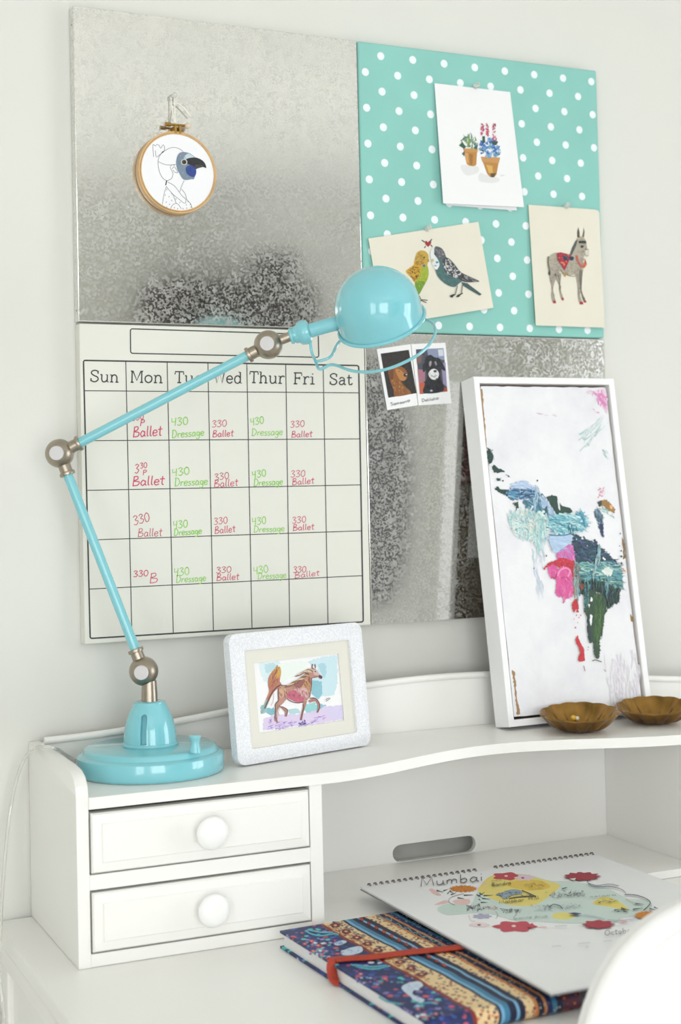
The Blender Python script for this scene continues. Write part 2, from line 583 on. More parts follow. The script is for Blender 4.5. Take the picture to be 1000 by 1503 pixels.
HW = {   # pen strokes of a quick hand
    '3': (0.75, [(1, [(.1, .85), (.35, 1), (.6, .82), (.3, .55), (.65, .35), (.4, .02), (.05, .12)])]),
    '0': (0.75, [(1, [(.4, 1), (.1, .7), (.15, .2), (.4, 0), (.65, .3), (.6, .8), (.35, .98)])]),
    '4': (0.75, [(0, [(.1, 1), (.1, .5), (.62, .55)]), (0, [(.6, 1), (.52, 0)])]),
    'B': (0.8, [(0, [(.18, 1), (.1, 0)]), (1, [(.1, .95), (.5, .98), (.55, .72), (.18, .52), (.68, .42), (.6, .08), (.06, .02)])]),
    'a': (0.68, [(1, [(.5, .42), (.28, .56), (.08, .25), (.25, 0), (.5, .22), (.52, .52)]), (1, [(.52, .5), (.53, .1), (.66, .02)])]),
    'l': (0.34, [(1, [(.16, 1.0), (.13, .15), (.28, .02)])]),
    'e': (0.6, [(1, [(.08, .28), (.5, .34), (.4, .55), (.15, .5), (.07, .2), (.25, 0), (.55, .12)])]),
    't': (0.55, [(1, [(.27, .9), (.25, .1), (.42, .02)]), (0, [(.02, .6), (.5, .63)])]),
    'D': (0.85, [(0, [(.14, 1), (.1, 0)]), (1, [(0, .98), (.45, .95), (.72, .5), (.45, .05), (.02, 0)])]),
    'r': (0.5, [(0, [(.1, .52), (.1, 0)]), (1, [(.1, .3), (.25, .5), (.46, .48)])]),
    's': (0.52, [(1, [(.46, .5), (.15, .48), (.15, .32), (.42, .2), (.35, .0), (.04, .03)])]),
    'g': (0.64, [(1, [(.5, .44), (.2, .52), (.1, .2), (.35, .05), (.5, .3), (.52, .52)]), (1, [(.52, .5), (.48, -.25), (.18, -.35), (.08, -.2)])]),
    'P': (0.7, [(0, [(.12, .9), (.1, 0)]), (1, [(.08, .88), (.5, .9), (.55, .6), (.12, .45)])]),
    'S': (0.7, [(1, [(.58, .85), (.3, 1), (.1, .78), (.5, .45), (.5, .1), (.05, .08)])]),
    'm': (0.9, [(1, [(.08, .5), (.08, .02)]), (1, [(.08, .35), (.25, .52), (.38, .4), (.38, .02)]), (1, [(.38, .35), (.55, .52), (.7, .4), (.72, .02)])]),
    'n': (0.66, [(1, [(.08, .5), (.08, .02)]), (1, [(.08, .35), (.28, .52), (.46, .4), (.48, .02)])]),
    'o': (0.62, [(1, [(.3, .54), (.08, .3), (.28, .0), (.5, .28), (.3, .54)])]),
    'i': (0.32, [(0, [(.14, .5), (.14, .02)]), (0, [(.14, .78), (.16, .84)])]),
    'h': (0.64, [(0, [(.1, 1), (.08, .02)]), (1, [(.08, .3), (.28, .52), (.46, .4), (.48, .02)])]),
    'u': (0.66, [(1, [(.08, .5), (.1, .1), (.3, .02), (.46, .2), (.48, .5)]), (1, [(.48, .5), (.5, .1), (.62, .02)])]),
    'b': (0.64, [(0, [(.1, 1), (.08, .05)]), (1, [(.08, .35), (.35, .52), (.5, .25), (.3, .0), (.08, .08)])]),
    'd': (0.66, [(1, [(.48, .42), (.25, .54), (.08, .25), (.25, 0), (.48, .2)]), (0, [(.52, 1), (.52, .02)])]),
    'c': (0.56, [(1, [(.46, .46), (.22, .52), (.08, .22), (.25, 0), (.5, .1)])]),
    'k': (0.6, [(0, [(.1, 1), (.08, 0)]), (0, [(.46, .5), (.1, .24), (.5, 0)])]),
    'M': (1.05, [(0, [(.05, 0), (.15, 1), (.45, .15), (.78, 1), (.9, 0)])]),
    'O': (0.9, [(1, [(.45, 1), (.1, .65), (.2, .1), (.55, .02), (.8, .45), (.6, .95), (.35, .9)])]),
    'H': (0.85, [(0, [(.12, 1), (.1, 0)]), (0, [(.65, 1), (.62, 0)]), (0, [(.1, .5), (.65, .52)])]),
    'v': (0.6, [(0, [(.05, .6), (.3, 0), (.58, .65)])]),
    '<': (0.75, [(1, [(.38, .05), (.08, .45), (.2, .72), (.38, .5), (.56, .74), (.7, .46), (.38, .05)])]),
    ' ': (0.45, []),
}
SF = {   # slab-serif capitals and lower case
    'S': (0.82, [(1, [(.64, .72), (.6, .92), (.36, 1.0), (.12, .9), (.1, .7), (.32, .54), (.58, .42), (.66, .22), (.5, .03), (.26, .0), (.08, .12), (.06, .3)]), (0, [(.64, .7), (.64, .97)]), (0, [(.06, .03), (.06, .3)])]),
    'u': (0.82, [(0, [(.02, .64), (.16, .64)]), (1, [(.15, .65), (.15, .22), (.24, .03), (.42, .02), (.58, .16), (.6, .3)]), (0, [(.48, .64), (.61, .64), (.61, .02), (.74, .02)])]),
    'n': (0.84, [(0, [(.02, .64), (.16, .64), (.16, .02)]), (0, [(.03, .02), (.29, .02)]), (1, [(.16, .45), (.28, .62), (.46, .64), (.58, .5), (.6, .3), (.6, .02)]), (0, [(.48, .02), (.74, .02)])]),
    'M': (1.12, [(0, [(.02, .02), (.26, .02)]), (0, [(.02, .98), (.2, .98), (.52, .18), (.84, .98), (1.02, .98)]), (0, [(.13, .98), (.13, .02)]), (0, [(.91, .98), (.91, .02)]), (0, [(.78, .02), (1.03, .02)])]),
    'o': (0.74, [(1, [(.34, .65), (.1, .5), (.1, .17), (.34, .01), (.58, .17), (.58, .5)] + [(.34, .65)])]),
    'T': (0.86, [(0, [(.06, .74), (.08, .98), (.76, .98), (.78, .74)]), (0, [(.42, .98), (.42, .02)]), (0, [(.26, .02), (.58, .02)])]),
    'e': (0.72, [(1, [(.09, .36), (.58, .36), (.52, .58), (.34, .65), (.12, .5), (.09, .25), (.2, .06), (.4, .01), (.6, .14)])]),
    'W': (1.15, [(0, [(.0, .98), (.24, .98)]), (0, [(.12, .98), (.32, .02), (.56, .92), (.8, .02), (1.0, .98)]), (0, [(.88, .98), (1.12, .98)])]),
    'd': (0.82, [(1, [(.6, .5), (.42, .65), (.18, .58), (.09, .32), (.18, .07), (.4, .0), (.6, .16)]), (0, [(.46, .98), (.61, .98), (.61, .02), (.75, .02)])]),
    'h': (0.84, [(0, [(.02, .98), (.16, .98), (.16, .02)]), (0, [(.03, .02), (.29, .02)]), (1, [(.16, .45), (.28, .62), (.46, .64), (.58, .5), (.6, .3), (.6, .02)]), (0, [(.48, .02), (.74, .02)])]),
    'r': (0.62, [(0, [(.02, .64), (.17, .64), (.17, .02)]), (0, [(.03, .02), (.34, .02)]), (1, [(.17, .4), (.28, .6), (.44, .66), (.56, .58)])]),
    'F': (0.8, [(0, [(.03, .98), (.7, .98), (.71, .74)]), (0, [(.16, .98), (.16, .02)]), (0, [(.02, .02), (.34, .02)]), (0, [(.16, .52), (.52, .52)]), (0, [(.52, .4), (.52, .64)])]),
    'i': (0.46, [(0, [(.04, .64), (.22, .64), (.22, .02)]), (0, [(.03, .02), (.41, .02)]), (0, [(.2, .86), (.25, .94)])]),
    'a': (0.76, [(1, [(.12, .5), (.2, .63), (.4, .64), (.54, .5), (.54, .12), (.6, .02), (.7, .04)]), (1, [(.54, .38), (.25, .36), (.09, .2), (.16, .04), (.34, .01), (.54, .18)])]),
    't': (0.56, [(1, [(.22, .9), (.22, .2), (.3, .02), (.48, .05), (.52, .16)]), (0, [(.04, .64), (.48, .64)])]),
}

# ================================================================== THE ROOM
RX0, RX1, RY0, RZ1 = -2.1, 3.6, -4.4, 2.7
struct(mk('wall_back', B().box(RX0 - .1, RX1 + .1, 0.0, 0.12, 0, RZ1), 'wall'))
struct(mk('floor', B().box(RX0 - .1, RX1 + .1, RY0 - .1, 0.12, -0.06, 0.0), 'floor'))
struct(mk('ceiling', B().box(RX0 - .1, RX1 + .1, RY0 - .1, 0.12, RZ1, RZ1 + 0.06), 'ceiling'))

wf = B()
wx0, wx1, wz0, wz1 = -1.4, 0.3, 0.28, 2.24
wf.box(RX0, wx0, RY0 - .06, RY0, 0, RZ1).box(wx1, RX1, RY0 - .06, RY0, 0, RZ1).box(wx0, wx1, RY0 - .06, RY0, 0, wz0).box(wx0, wx1, RY0 - .06, RY0, wz1, RZ1)
struct(mk('wall_front', wf, 'wall'))
wl = B()
ly0, ly1 = -4.1, -2.6
wl.box(RX0 - .06, RX0, RY0, ly0, 0, RZ1).box(RX0 - .06, RX0, ly1, 0, 0, RZ1).box(RX0 - .06, RX0, ly0, ly1, 0, wz0).box(RX0 - .06, RX0, ly0, ly1, wz1, RZ1)
struct(mk('wall_left', wl, 'wall'))
wr = B()
ry0, ry1 = -3.4, -1.5
wr.box(RX1, RX1 + .06, RY0, ry0, 0, RZ1).box(RX1, RX1 + .06, ry1, 0, 0, RZ1).box(RX1, RX1 + .06, ry0, ry1, 0, wz0).box(RX1, RX1 + .06, ry0, ry1, wz1, RZ1)
struct(mk('wall_right', wr, 'wall'))
struct(mk('baseboard_back', B().box(RX0, RX1, -0.014, 0, 0, 0.1), 'trim', bevel=0.003))
def window(n, horiz, a0, a1, fixed):
    w = bpy.data.objects.new('window_%d' % n, None)
    COL.objects.link(w)
    FR[w.name] = Matrix.Identity(4)
    struct(w)
    def bar(nm, p0, p1, z0, z1, t):
        b = B()
        if horiz: b.box(p0, p1, fixed - t, fixed + 0.02, z0, z1)
        else: b.box(fixed - 0.02, fixed + t, p0, p1, z0, z1)
        mk(nm, b, 'trim', w)
    bar('window_frame', a0, a0 + .05, wz0, wz1, .03)
    bar('window_frame', a1 - .05, a1, wz0, wz1, .03)
    bar('window_frame', a0, a1, wz0, wz0 + .05, .03)
    bar('window_frame', a0, a1, wz1 - .05, wz1, .03)
    mid = (a0 + a1) / 2
    bar('mullion', mid - .03, mid + .03, wz0, wz1, .02)
    for z in (wz0 + (wz1 - wz0) * .5,):
        bar('glazing_bar', a0, a1, z - .015, z + .015, .015)
window(1, True, wx0, wx1, RY0)
window(2, False, ry0, ry1, RX1)
window(3, False, ly0, ly1, RX0 - .03)
# invented dark furniture, added so dark shapes show mirrored in the steel boards
wd = thing('wardrobe_stand_in', (1.9, -4.1, 0), 'tall dark wooden stand-in added for its dark reflection in the steel board', 'wardrobe_stand_in')
mk('carcass', B().box(1.55, 2.25, -4.36, -3.92, 0, 2.26), 'darkwood', wd, bevel=0.01)
mk('door', B().box(1.57, 1.895, -3.92, -3.895, 0.1, 2.2), 'darkwood', wd, bevel=0.004)
mk('door', B().box(1.905, 2.23, -3.92, -3.895, 0.1, 2.2), 'darkwood', wd, bevel=0.004)
hb = thing('hat_box_stand_in', (2.1, -4.1, 2.26), 'round dark hat box added on the tall stand-in for its reflection', 'box')
mk('body', B().lathe((2.1, -4.1, 2.26), (0, 0, 1), [(0, .12), (.13, .12)], 32), 'darkmirror', hb, smooth=True)
mk('lid', B().lathe((2.1, -4.1, 2.37), (0, 0, 1), [(0, .124), (.03, .124), (.035, .12)], 32), 'darkwood', hb, smooth=True)
ov = thing('oval_mirror_stand_in', (2.74, -4.4, .78), 'long dark oval stand-in added on the wall for its dark reflection', 'mirror')  # added stand-in, shaped to give the dark oval reflection in the steel
def ovl(a, c, y): return [Vector((2.74 + a * math.cos(t * math.pi / 24), y, 1.385 + c * math.sin(t * math.pi / 24))) for t in range(48)]
mk('glass', B().prism(ovl(.18, .60, -4.39), (0, .012, 0)), 'darkmirror', ov)
mk('frame', B().tube(ovl(.18, .60, -4.375), .022, 8, True), 'darkwood', ov, smooth=True)

# ================================================================== THE DESK
desk = thing('writing_desk', H(0.557, -0.3, 0), 'white painted writing desk with moulded top edge against the wall', 'desk', mat=MH)
DX0, DX1, DY0 = -0.130, 1.244, -0.80
def hb_(x0, x1, y0, y1, z0, z1): return B().box(x0, x1, y0, y1, z0, z1, MH)
mk('desk_top', hb_(DX0, DX1, DY0, -0.006, ZD - 0.022, ZD), 'white', desk, bevel=0.004, seg=3, smooth=True)
mk('edge_moulding', hb_(DX0 + .004, DX1 - .004, DY0 + .004, -0.008, ZD - 0.056, ZD - 0.0222), 'white', desk, bevel=0.009, seg=4, smooth=True)
for x0, x1 in ((DX0 + .016, DX0 + .034), (DX1 - .034, DX1 - .016)):
    mk('side_panel', hb_(x0, x1, -0.70, -0.035, 0.08, ZD - 0.0562), 'white', desk)
for x in (DX0 + .008, DX1 - .056):
    for y in (-0.056, -0.745):
        mk('leg', hb_(x, x + .046, y, y + .046, 0, ZD - 0.0562), 'white', desk, bevel=0.003)
mk('apron', hb_(DX0 + .056, DX1 - .056, -0.735, -0.717, ZD - 0.13, ZD - 0.0562), 'white', desk)

# ================================================================== THE HUTCH
hu = thing('desk_hutch', H(0.557, -0.14, ZD), 'white desk hutch with drawers, curved shelf and arched back rail on the writing desk', 'hutch', mat=MH)
E2 = 0.0004
HXL, HXR = -0.077, 1.191
sidepts = [(-.005, 0), (-.2740, 0), (-.2740, .212), (-.2715, .2225), (-.262, .2325), (-.244, .2385), (-.215, .2405), (-.146, .241), (-.005, .241)]
for x0 in (HXL, HXR - .0155):
    mk('side_panel', B().prism([H(x0, y, ZD + E2 + z) for y, z in sidepts], MH.to_3x3() @ Vector((.0155, 0, 0))), 'white', hu, bevel=0.0015, smooth=True)
xi0, xd0, xd1 = HXL + .0155, 0.2355, 0.2535
def mirx(x): return 1.114 - x
YF = -0.2735
for a, b in ((xd0, xd1), (mirx(xd1), mirx(xd0))):
    mk('divider', hb_(a, b, YF, -0.031, ZD + E2, ZS - .0147), 'white', hu, bevel=0.001)
# shelf with its curved front
def sfy(x):
    d = abs(x - 0.557)
    return -0.2775 + (0.076 * (0.5 + 0.5 * math.cos(math.pi * d / .305)) if d < .305 else 0)
xs = [xi0 + (mirx(xi0) - xi0) * i / 80 for i in range(81)]
loop = [H(x, sfy(x), ZS) for x in xs] + [H(mirx(xi0), -0.0315, ZS), H(xi0, -0.0315, ZS)]
mk('shelf', B().prism(loop, (0, 0, -.0145)), 'white', hu, bevel=0.0025, seg=3, smooth=True)
mk('bottom_board', hb_(xd1, mirx(xd1), YF + .004, -0.031, ZD + E2, ZD + .012), 'white', hu, bevel=0.001)
# back with hand slot and arched rail
YB = -0.0305
def railz(x):
    d = min(1, abs(x - .557) / .634)
    return ZS + 0.0795 - 0.044 * (1 - math.cos(math.pi * d)) / 2
bl = [H(HXL + .0155, YB, ZD + E2), H(mirx(xi0), YB, ZD + E2)] + [H(x, YB, railz(x) - .003) for x in reversed(xs)]
def slot(x0, x1, z0, z1, rl, n=8):
    o = []
    zc = (z0 + z1) / 2; r = (z1 - z0) / 2
    for i in range(n + 1):
        t = -math.pi / 2 + math.pi * i / n
        o.append(H(x1 - r + r * math.cos(t), YB, zc + r * math.sin(t)))
    for i in range(n + 1):
        t = math.pi / 2 + math.pi * i / n
        o.append(H(x0 + r + r * math.cos(t), YB, zc + r * math.sin(t)))
    return o
mk('back_panel', B().prism(bl, MH.to_3x3() @ Vector((0, .009, 0)), [slot(0.4715, 0.6165, ZD + .0125, ZD + .0385, .012)]), 'white', hu, bevel=0.0)
mk('rail_moulding', B().tube([H(x, YB - .001, railz(x)) for x in [HXL + .0165 + (HXR - HXL - .033) * i / 60 for i in range(61)]], (.0052, .0052), 12), 'white', hu, smooth=True)
# drawer units
for k, mir in enumerate((False, True)):
    def X(a, b): return (a, b) if not mir else (mirx(b), mirx(a))
    x0, x1 = X(xi0, xd0)
    mk('rail', hb_(x0, x1, YF, YF + .02, ZD + .0945, ZD + .1135), 'white', hu, bevel=0.001)
    mk('rail', hb_(x0, x1, YF, YF + .02, ZD + E2, ZD + .0165), 'white', hu, bevel=0.001)
    mk('unit_floor', hb_(x0, x1, YF + .02, -0.031, ZD + E2, ZD + .012), 'gap', hu)
    for z0, z1, dx in ((ZD + .1145, ZD + .1915, 0), (ZD + .0178, ZD + .0936, 0)):
        a, b = x0 + .0022, x1 - .0022
        zb, zt = z0 + .0012, z1 - .002
        d = B()
        yo = YF - .0015
        fv = [(a, yo, zb), (b, yo, zb), (b, yo, zt), (a, yo, zt)]
        i1 = .0125
        gv = [(a + .002, yo - .003, zb + .002), (b - .002, yo - .003, zb + .002), (b - .002, yo - .003, zt - .002), (a + .002, yo - .003, zt - .002)]
        hv = [(a + i1, yo - .0046, zb + i1), (b - i1, yo - .0046, zb + i1), (b - i1, yo - .0046, zt - i1), (a + i1, yo - .0046, zt - i1)]
        jv = [(a + i1 + .0012, yo - .0062, zb + i1 + .0012), (b - i1 - .0012, yo - .0062, zb + i1 + .0012), (b - i1 - .0012, yo - .0062, zt - i1 - .0012), (a + i1 + .0012, yo - .0062, zt - i1 - .0012)]
        bv = [(a, yo + .016, zb), (b, yo + .016, zb), (b, yo + .016, zt), (a, yo + .016, zt)]
        rings = [bv, fv, gv, hv, jv]
        d.add([H(*p) for r in rings for p in r],
              [(4 * r + i, 4 * r + (i + 1) % 4, 4 * r + 4 + (i + 1) % 4, 4 * r + 4 + i) for r in range(4) for i in range(4)] + [(16, 17, 18, 19), (3, 2, 1, 0)])
        dr = mk('drawer', d, 'white', hu)
        box = mk('drawer_box', hb_(a + .008, b - .008, yo + .016, -0.05, zb + .004, zt - .012), 'gap', dr)
        kx = (a + b) / 2 + (0.004 if not mir else -0.004)
        kz = (zb + zt) / 2 + .001
        mk('knob', B().lathe(H(kx, yo - .0062, kz), MH.to_3x3() @ Vector((0, -1, 0)),
                             [(0, .010), (.004, .0085), (.009, .009), (.012, .016), (.015, .0202), (.019, .0212), (.0225, .0195), (.0255, .0145), (.027, .008), (.0273, 0)], 40), 'knob', dr, smooth=True, ang=60)

# ================================================================== THE FOUR WALL BOARDS
PT = -0.0205
g1 = thing('steel_board', (0.228, 0, ZP + .4585), 'square galvanised steel magnet board with an embroidery hoop hanging on it', 'board')
def board_box(x0, x1, z0, z1, y=PT): return B().box(x0, x1, y, -0.0008, z0, z1)
mk('face', board_box(0.0, .4562, ZP + .4588, ZP + .914), 'galv', g1, bevel=0.0012, smooth=True)
for (x, z) in ((0.0, ZP + .475), (0.0, ZP + .888)):
    mk('rivet', B().lathe((x, -.012, z), (-1, 0, 0), [(0, .0016), (.0006, .0012), (.0008, 0)], 10), 'nickel', g1, smooth=True)
g2 = thing('steel_board', (0.686, 0, ZP), 'square galvanised steel magnet board with two instant photos, behind the framed painting', 'board')
mk('face', board_box(.4578, .914, ZP, ZP + .4552), 'galv', g2, bevel=0.0012, smooth=True)
pb = thing('pinboard', (0.686, 0, ZP + .457), 'square pinboard covered in aqua fabric with white polka dots', 'board')
mk('fabric_panel', board_box(.4578, .914, ZP + .4568, ZP + .914, PT - .001), 'fabric', pb, bevel=0.003, seg=3, smooth=True)
dot0 = None
for j in range(-1, 17):
    for i in range(-1, 10):
        u = .45 + 2.085 * i + (1.03 if j % 2 == 0 else 0) + .014 * j
        v = .72 + 1.022 * j
        x, z = .457 + u * .0277, ZP + .914 - v * .0277
        if x - .0066 < .4610 or x + .0066 > .9108 or z + .0066 > ZP + .911 or z - .0066 < ZP + .4600: continue
        if dot0 is None:
            dot0 = mk('polka_dot', B().prism([(x + .0064 * math.cos(t * math.pi / 8), PT - .0011, z + .0064 * math.sin(t * math.pi / 8)) for t in range(16)], (0, .0002, 0)), 'dot', pb, origin=(x, PT - .0011, z))
        else:
            dup(dot0, pb, (x, PT - .0011, z))
cb = thing('wall_calendar', (0.228, 0, ZP), 'cream dry-erase weekly calendar board with black grid and handwritten lessons', 'calendar')
CB = PT - .001
mk('board', board_box(0.0006, .4566, ZP, ZP + .4560, CB), 'board_white', cb, bevel=0.002, smooth=True)
a = Art((0, CB, ZP), (0, -1, 0), 0.0002, 0.000002).zoom(100, 470, 2.2222)
K = (52, 54, 56)
def rrect(tl, tr, br, bl_, r):
    c = [Vector(p) for p in (tl, tr, br, bl_)]
    o = []
    for i in range(4):
        p, q, s_ = c[i], c[i - 1], c[(i + 1) % 4]
        d1, d2 = (q - p).normalized() * r, (s_ - p).normalized() * r
        o += [p + d1, p + d1 * .3 + d2 * .02, p + d1 * .02 + d2 * .3, p + d2]
    return [tuple(v) for v in o]
a.line(rrect((50, 131), (948, 148), (963, 984), (72, 1038), 12), 2.2, K, smooth=False, closed=True)
a.line(rrect((203, 28), (816, 47), (818, 121), (204, 108), 14), 1.7, K, smooth=False, closed=True)
for p, q in (((53, 230), (949, 237)), ((60, 393), (952, 387)), ((63, 555), (955, 537)), ((66, 717), (957, 687)), ((69, 877), (960, 833)),
             ((188, 134), (208, 1030)), ((323, 137), (343, 1022)), ((456, 139), (474, 1013)), ((583, 141), (600, 1006)), ((710, 144), (723, 997)), ((832, 147), (848, 990))):
    a.line([p, q], 1.25, K, smooth=False)
a.build('grid_lines', cb)
a = Art((0, CB, ZP), (0, -1, 0), 0.0003, 0.000002).zoom(100, 470, 2.2222)
for t, p, q, h in (('Sun', (72, 200), (168, 203), 37), ('Mon', (203, 203), (312, 205), 38), ('Tue', (346, 204), (440, 206), 37), ('Wed', (474, 205), (569, 206), 37),
                   ('Thur', (590, 204), (708, 207), 37), ('Fri', (735, 208), (806, 209), 37), ('Sat', (853, 210), (928, 211), 36)):
    a = Art((0, CB, ZP), (0, -1, 0), 0.0003, 0.000002).zoom(100, 470, 2.2222)
    a.text(t, p, q, h, 1.85, K, SF)
    a.build('weekday_word', cb)
PK, GR = (205, 72, 108), (140, 205, 82)
RDK = (190, 60, 92)
for t, p, q, h, c, w in (
    ('330', (207, 330), (248, 322), 22, PK, 1.1), ('P', (234, 345), (250, 345), 22, PK, 1.3), ('Ballet', (210, 382), (308, 376), 34, PK, 1.6),
    ('3', (216, 500), (232, 499), 30, PK, 1.3), ('30', (234, 484), (258, 481), 18, PK, 1.1), ('P', (243, 506), (257, 505), 18, PK, 1.2), ('Ballet', (208, 541), (316, 536), 31, PK, 1.6),
    ('330', (214, 670), (268, 655), 30, RDK, 1.1), ('Ballet', (226, 707), (308, 704), 27, RDK, 1.0),
    ('330', (212, 838), (262, 834), 20, PK, 1.2), ('B', (264, 858), (294, 856), 32, PK, 1.2),
    ('430', (336, 346), (392, 340), 26, GR, 1.3), ('Dressage', (338, 384), (444, 376), 25, GR, 1.3),
    ('430', (339, 511), (397, 502), 25, GR, 1.3), ('Dressage', (347, 541), (456, 536), 26, GR, 1.3),
    ('430', (342, 681), (391, 675), 25, GR, 1.3), ('Dressage', (345, 703), (436, 696), 22, GR, 1.3),
    ('430', (345, 836), (396, 830), 26, GR, 1.1), ('Dressage', (352, 856), (450, 850), 23, GR, 1.1),
    ('330', (468, 350), (518, 346), 22, PK, 1.0), ('Ballet', (470, 382), (541, 378), 22, PK, 1.2),
    ('330', (477, 524), (526, 516), 22, RDK, 1.0), ('Ballet', (475, 546), (556, 540), 25, PK, 1.1),
    ('330', (475, 668), (521, 662), 22, PK, 1.0), ('Ballet', (477, 697), (547, 690), 23, PK, 1.1),
    ('330', (482, 826), (533, 822), 20, RDK, 1.0), ('Ballet', (483, 850), (559, 846), 22, PK, 1.1),
    ('430', (595, 345), (640, 336), 24, GR, 1.2), ('Dressage', (598, 377), (700, 374), 23, GR, 1.1),
    ('430', (600, 517), (647, 508), 23, GR, 1.3), ('Dressage', (605, 541), (701, 536), 23, GR, 1.2),
    ('430', (600, 670), (647, 663), 24, GR, 1.2), ('Dressage', (605, 692), (706, 688), 21, GR, 1.1),
    ('430', (605, 831), (654, 822), 25, GR, 1.1), ('Dressage', (618, 845), (712, 840), 22, GR, 1.0),
    ('330', (724, 351), (772, 347), 21, PK, 1.0), ('Ballet', (727, 383), (798, 380), 21, PK, 1.1),
    ('330', (725, 513), (774, 510), 22, PK, 1.0), ('Ballet', (730, 538), (804, 532), 21, PK, 1.1),
    ('330', (730, 664), (777, 659), 21, PK, 1.0), ('Ballet', (732, 687), (804, 682), 20, PK, 1.1),
    ('330', (733, 824), (777, 822), 20, PK, 1.0), ('Ballet', (738, 842), (822, 832), 19, PK, 0.9)):
    a = Art((0, CB, ZP), (0, -1, 0), 0.0003, 0.000002).zoom(100, 470, 2.2222)
    a.text(t, p, q, h, w, c, HW, slant=0.12, wob=0.12)
    a.build('handwritten_word', cb)

# ================================================================== CARDS, PHOTOS AND PINS ON THE BOARDS
PF = PT - .0022                                  # front of the pinboard cloth
def pushpin(px, py, label, y=PF - .0006):
    P = onY(px, py, y)
    o = thing('push_pin', P, label, 'push pin', 'clear push pins')
    ax = Vector((-.12, -1, .1)).normalized()
    mk('head', B().lathe(P, ax, [(.0, .0042), (.0012, .0045), (.0022, .0028), (.0075, .0022), (.009, .0038), (.0105, .004), (.0108, 0)], 20), 'clear', o, smooth=True)
    mk('needle', B().lathe(P + ax * .0002, -ax, [(0, .0005), (.006, .0004), (.008, 0)], 8), 'nickel', o, smooth=True)
    return o
def card(name, corners, P, n, mat, label, cat, th=.0006, extra=None):
    q = [onP(x, y, P, n) for x, y in corners]
    o = thing(name, (q[2] + q[3]) / 2, label, cat)
    mk('sheet', B().prism(q, -n * th), mat, o)
    return o
def tiltplane(pxt, ytop, pxb, ybot):
    a_, b_ = onY(*pxt, ytop), onY(*pxb, ybot)
    up = Vector((0, a_.y - b_.y, a_.z - b_.z))
    n = up.cross(Vector((1, 0, 0))).normalized()
    if n.y > 0: n = -n
    return a_, n
# --- card with potted plants
P, n = tiltplane((690, 128), PF - .0012, (710, 300), PF - .009)
pc = thing('greeting_card', onP(710, 302, P, n), 'white folded greeting card with two potted plants, pinned to the polka dot board', 'card')
P2, n2 = tiltplane((690, 128), PF - .0006, (710, 300), PF - .003)
mk('back_leaf', B().prism([onP(x, y, P2, n2) for x, y in ((641, 123), (747, 135), (759, 309), (655, 301))], -n2 * .0004), 'paper', pc)
mk('front_leaf', B().prism([onP(x, y, P, n) for x, y in ((638, 122), (749, 135), (769.5, 304), (651, 298.5))], -n * .0005), 'paper', pc)
a = Art(P, n, .0002, .000004).zoom(630, 110, 6.6667)
for r in ([(310, 900), (350, 880), (480, 900), (470, 960), (360, 980)], [(500, 960), (560, 980), (680, 1010), (670, 1050), (560, 1055), (485, 1030)]): a.poly(r, (226, 226, 226), smooth=True)
a.poly([(340, 740), (470, 745), (462, 880), (440, 893), (395, 890), (368, 870)], (190, 134, 66))
a.poly([(330, 718), (478, 722), (474, 758), (342, 752)], (200, 146, 84))
a.poly([(390, 770), (430, 775), (425, 885), (400, 880)], (158, 112, 50))
a.poly([(350, 760), (380, 765), (385, 860), (370, 860)], (214, 158, 92))
a.poly([(505, 800), (695, 808), (684, 862), (520, 850)], (198, 146, 88))
a.poly([(525, 850), (680, 862), (660, 975), (635, 1003), (600, 1000), (570, 970)], (186, 132, 60))
a.poly([(560, 880), (620, 890), (625, 960), (585, 960)], (214, 170, 92))
a.poly([(600, 965), (655, 960), (635, 1003), (605, 1000)], (84, 70, 44))
gs = [(58, 104, 84), (110, 150, 106), (150, 176, 120), (80, 128, 140)]
a.dabs([(310, 690), (330, 620), (390, 580), (450, 610), (480, 690), (470, 730), (330, 730)], gs, 46, 3.2, 8, -70, 60)
a.poly([(290, 690), (325, 660), (360, 700), (345, 725)], (44, 90, 74)); a.poly([(430, 712), (475, 690), (470, 728)], (48, 92, 78)); a.poly([(320, 770), (350, 740), (345, 800)], (58, 110, 90))
a.line([(392, 700), (390, 580)], 2.2, (130, 158, 90), smooth=False)
a.dabs([(500, 760), (500, 640), (560, 610), (650, 640), (690, 720), (690, 790), (560, 800)], [(86, 140, 200), (60, 104, 180), (140, 180, 215), (110, 165, 190), (70, 120, 190)], 70, 4.5, 6, 0, 90)
for q in ([(520, 600), (545, 600), (548, 660), (520, 680)], [(600, 650), (650, 650), (675, 655), (655, 690), (620, 680)], [(495, 730), (530, 735), (540, 760)], [(650, 770), (695, 772), (690, 785)]): a.poly(q, (36, 82, 74))
for x, y0, y1 in ((518, 480, 590), (568, 475, 600), (634, 460, 650)):
    a.dabs([(x - 6, y0), (x + 10, y0), (x + 22, y1), (x - 14, y1)], [(190, 48, 92), (214, 90, 130), (160, 36, 80)], 26, 2.4, 3.5, 80, 40)
a.line([(695, 990), (715, 985), (735, 985)], 0.5, (170, 170, 175))
a.build('plant_picture', pc)
pushpin(698, 127, 'clear push pin holding the potted plant card', PF - .0018)
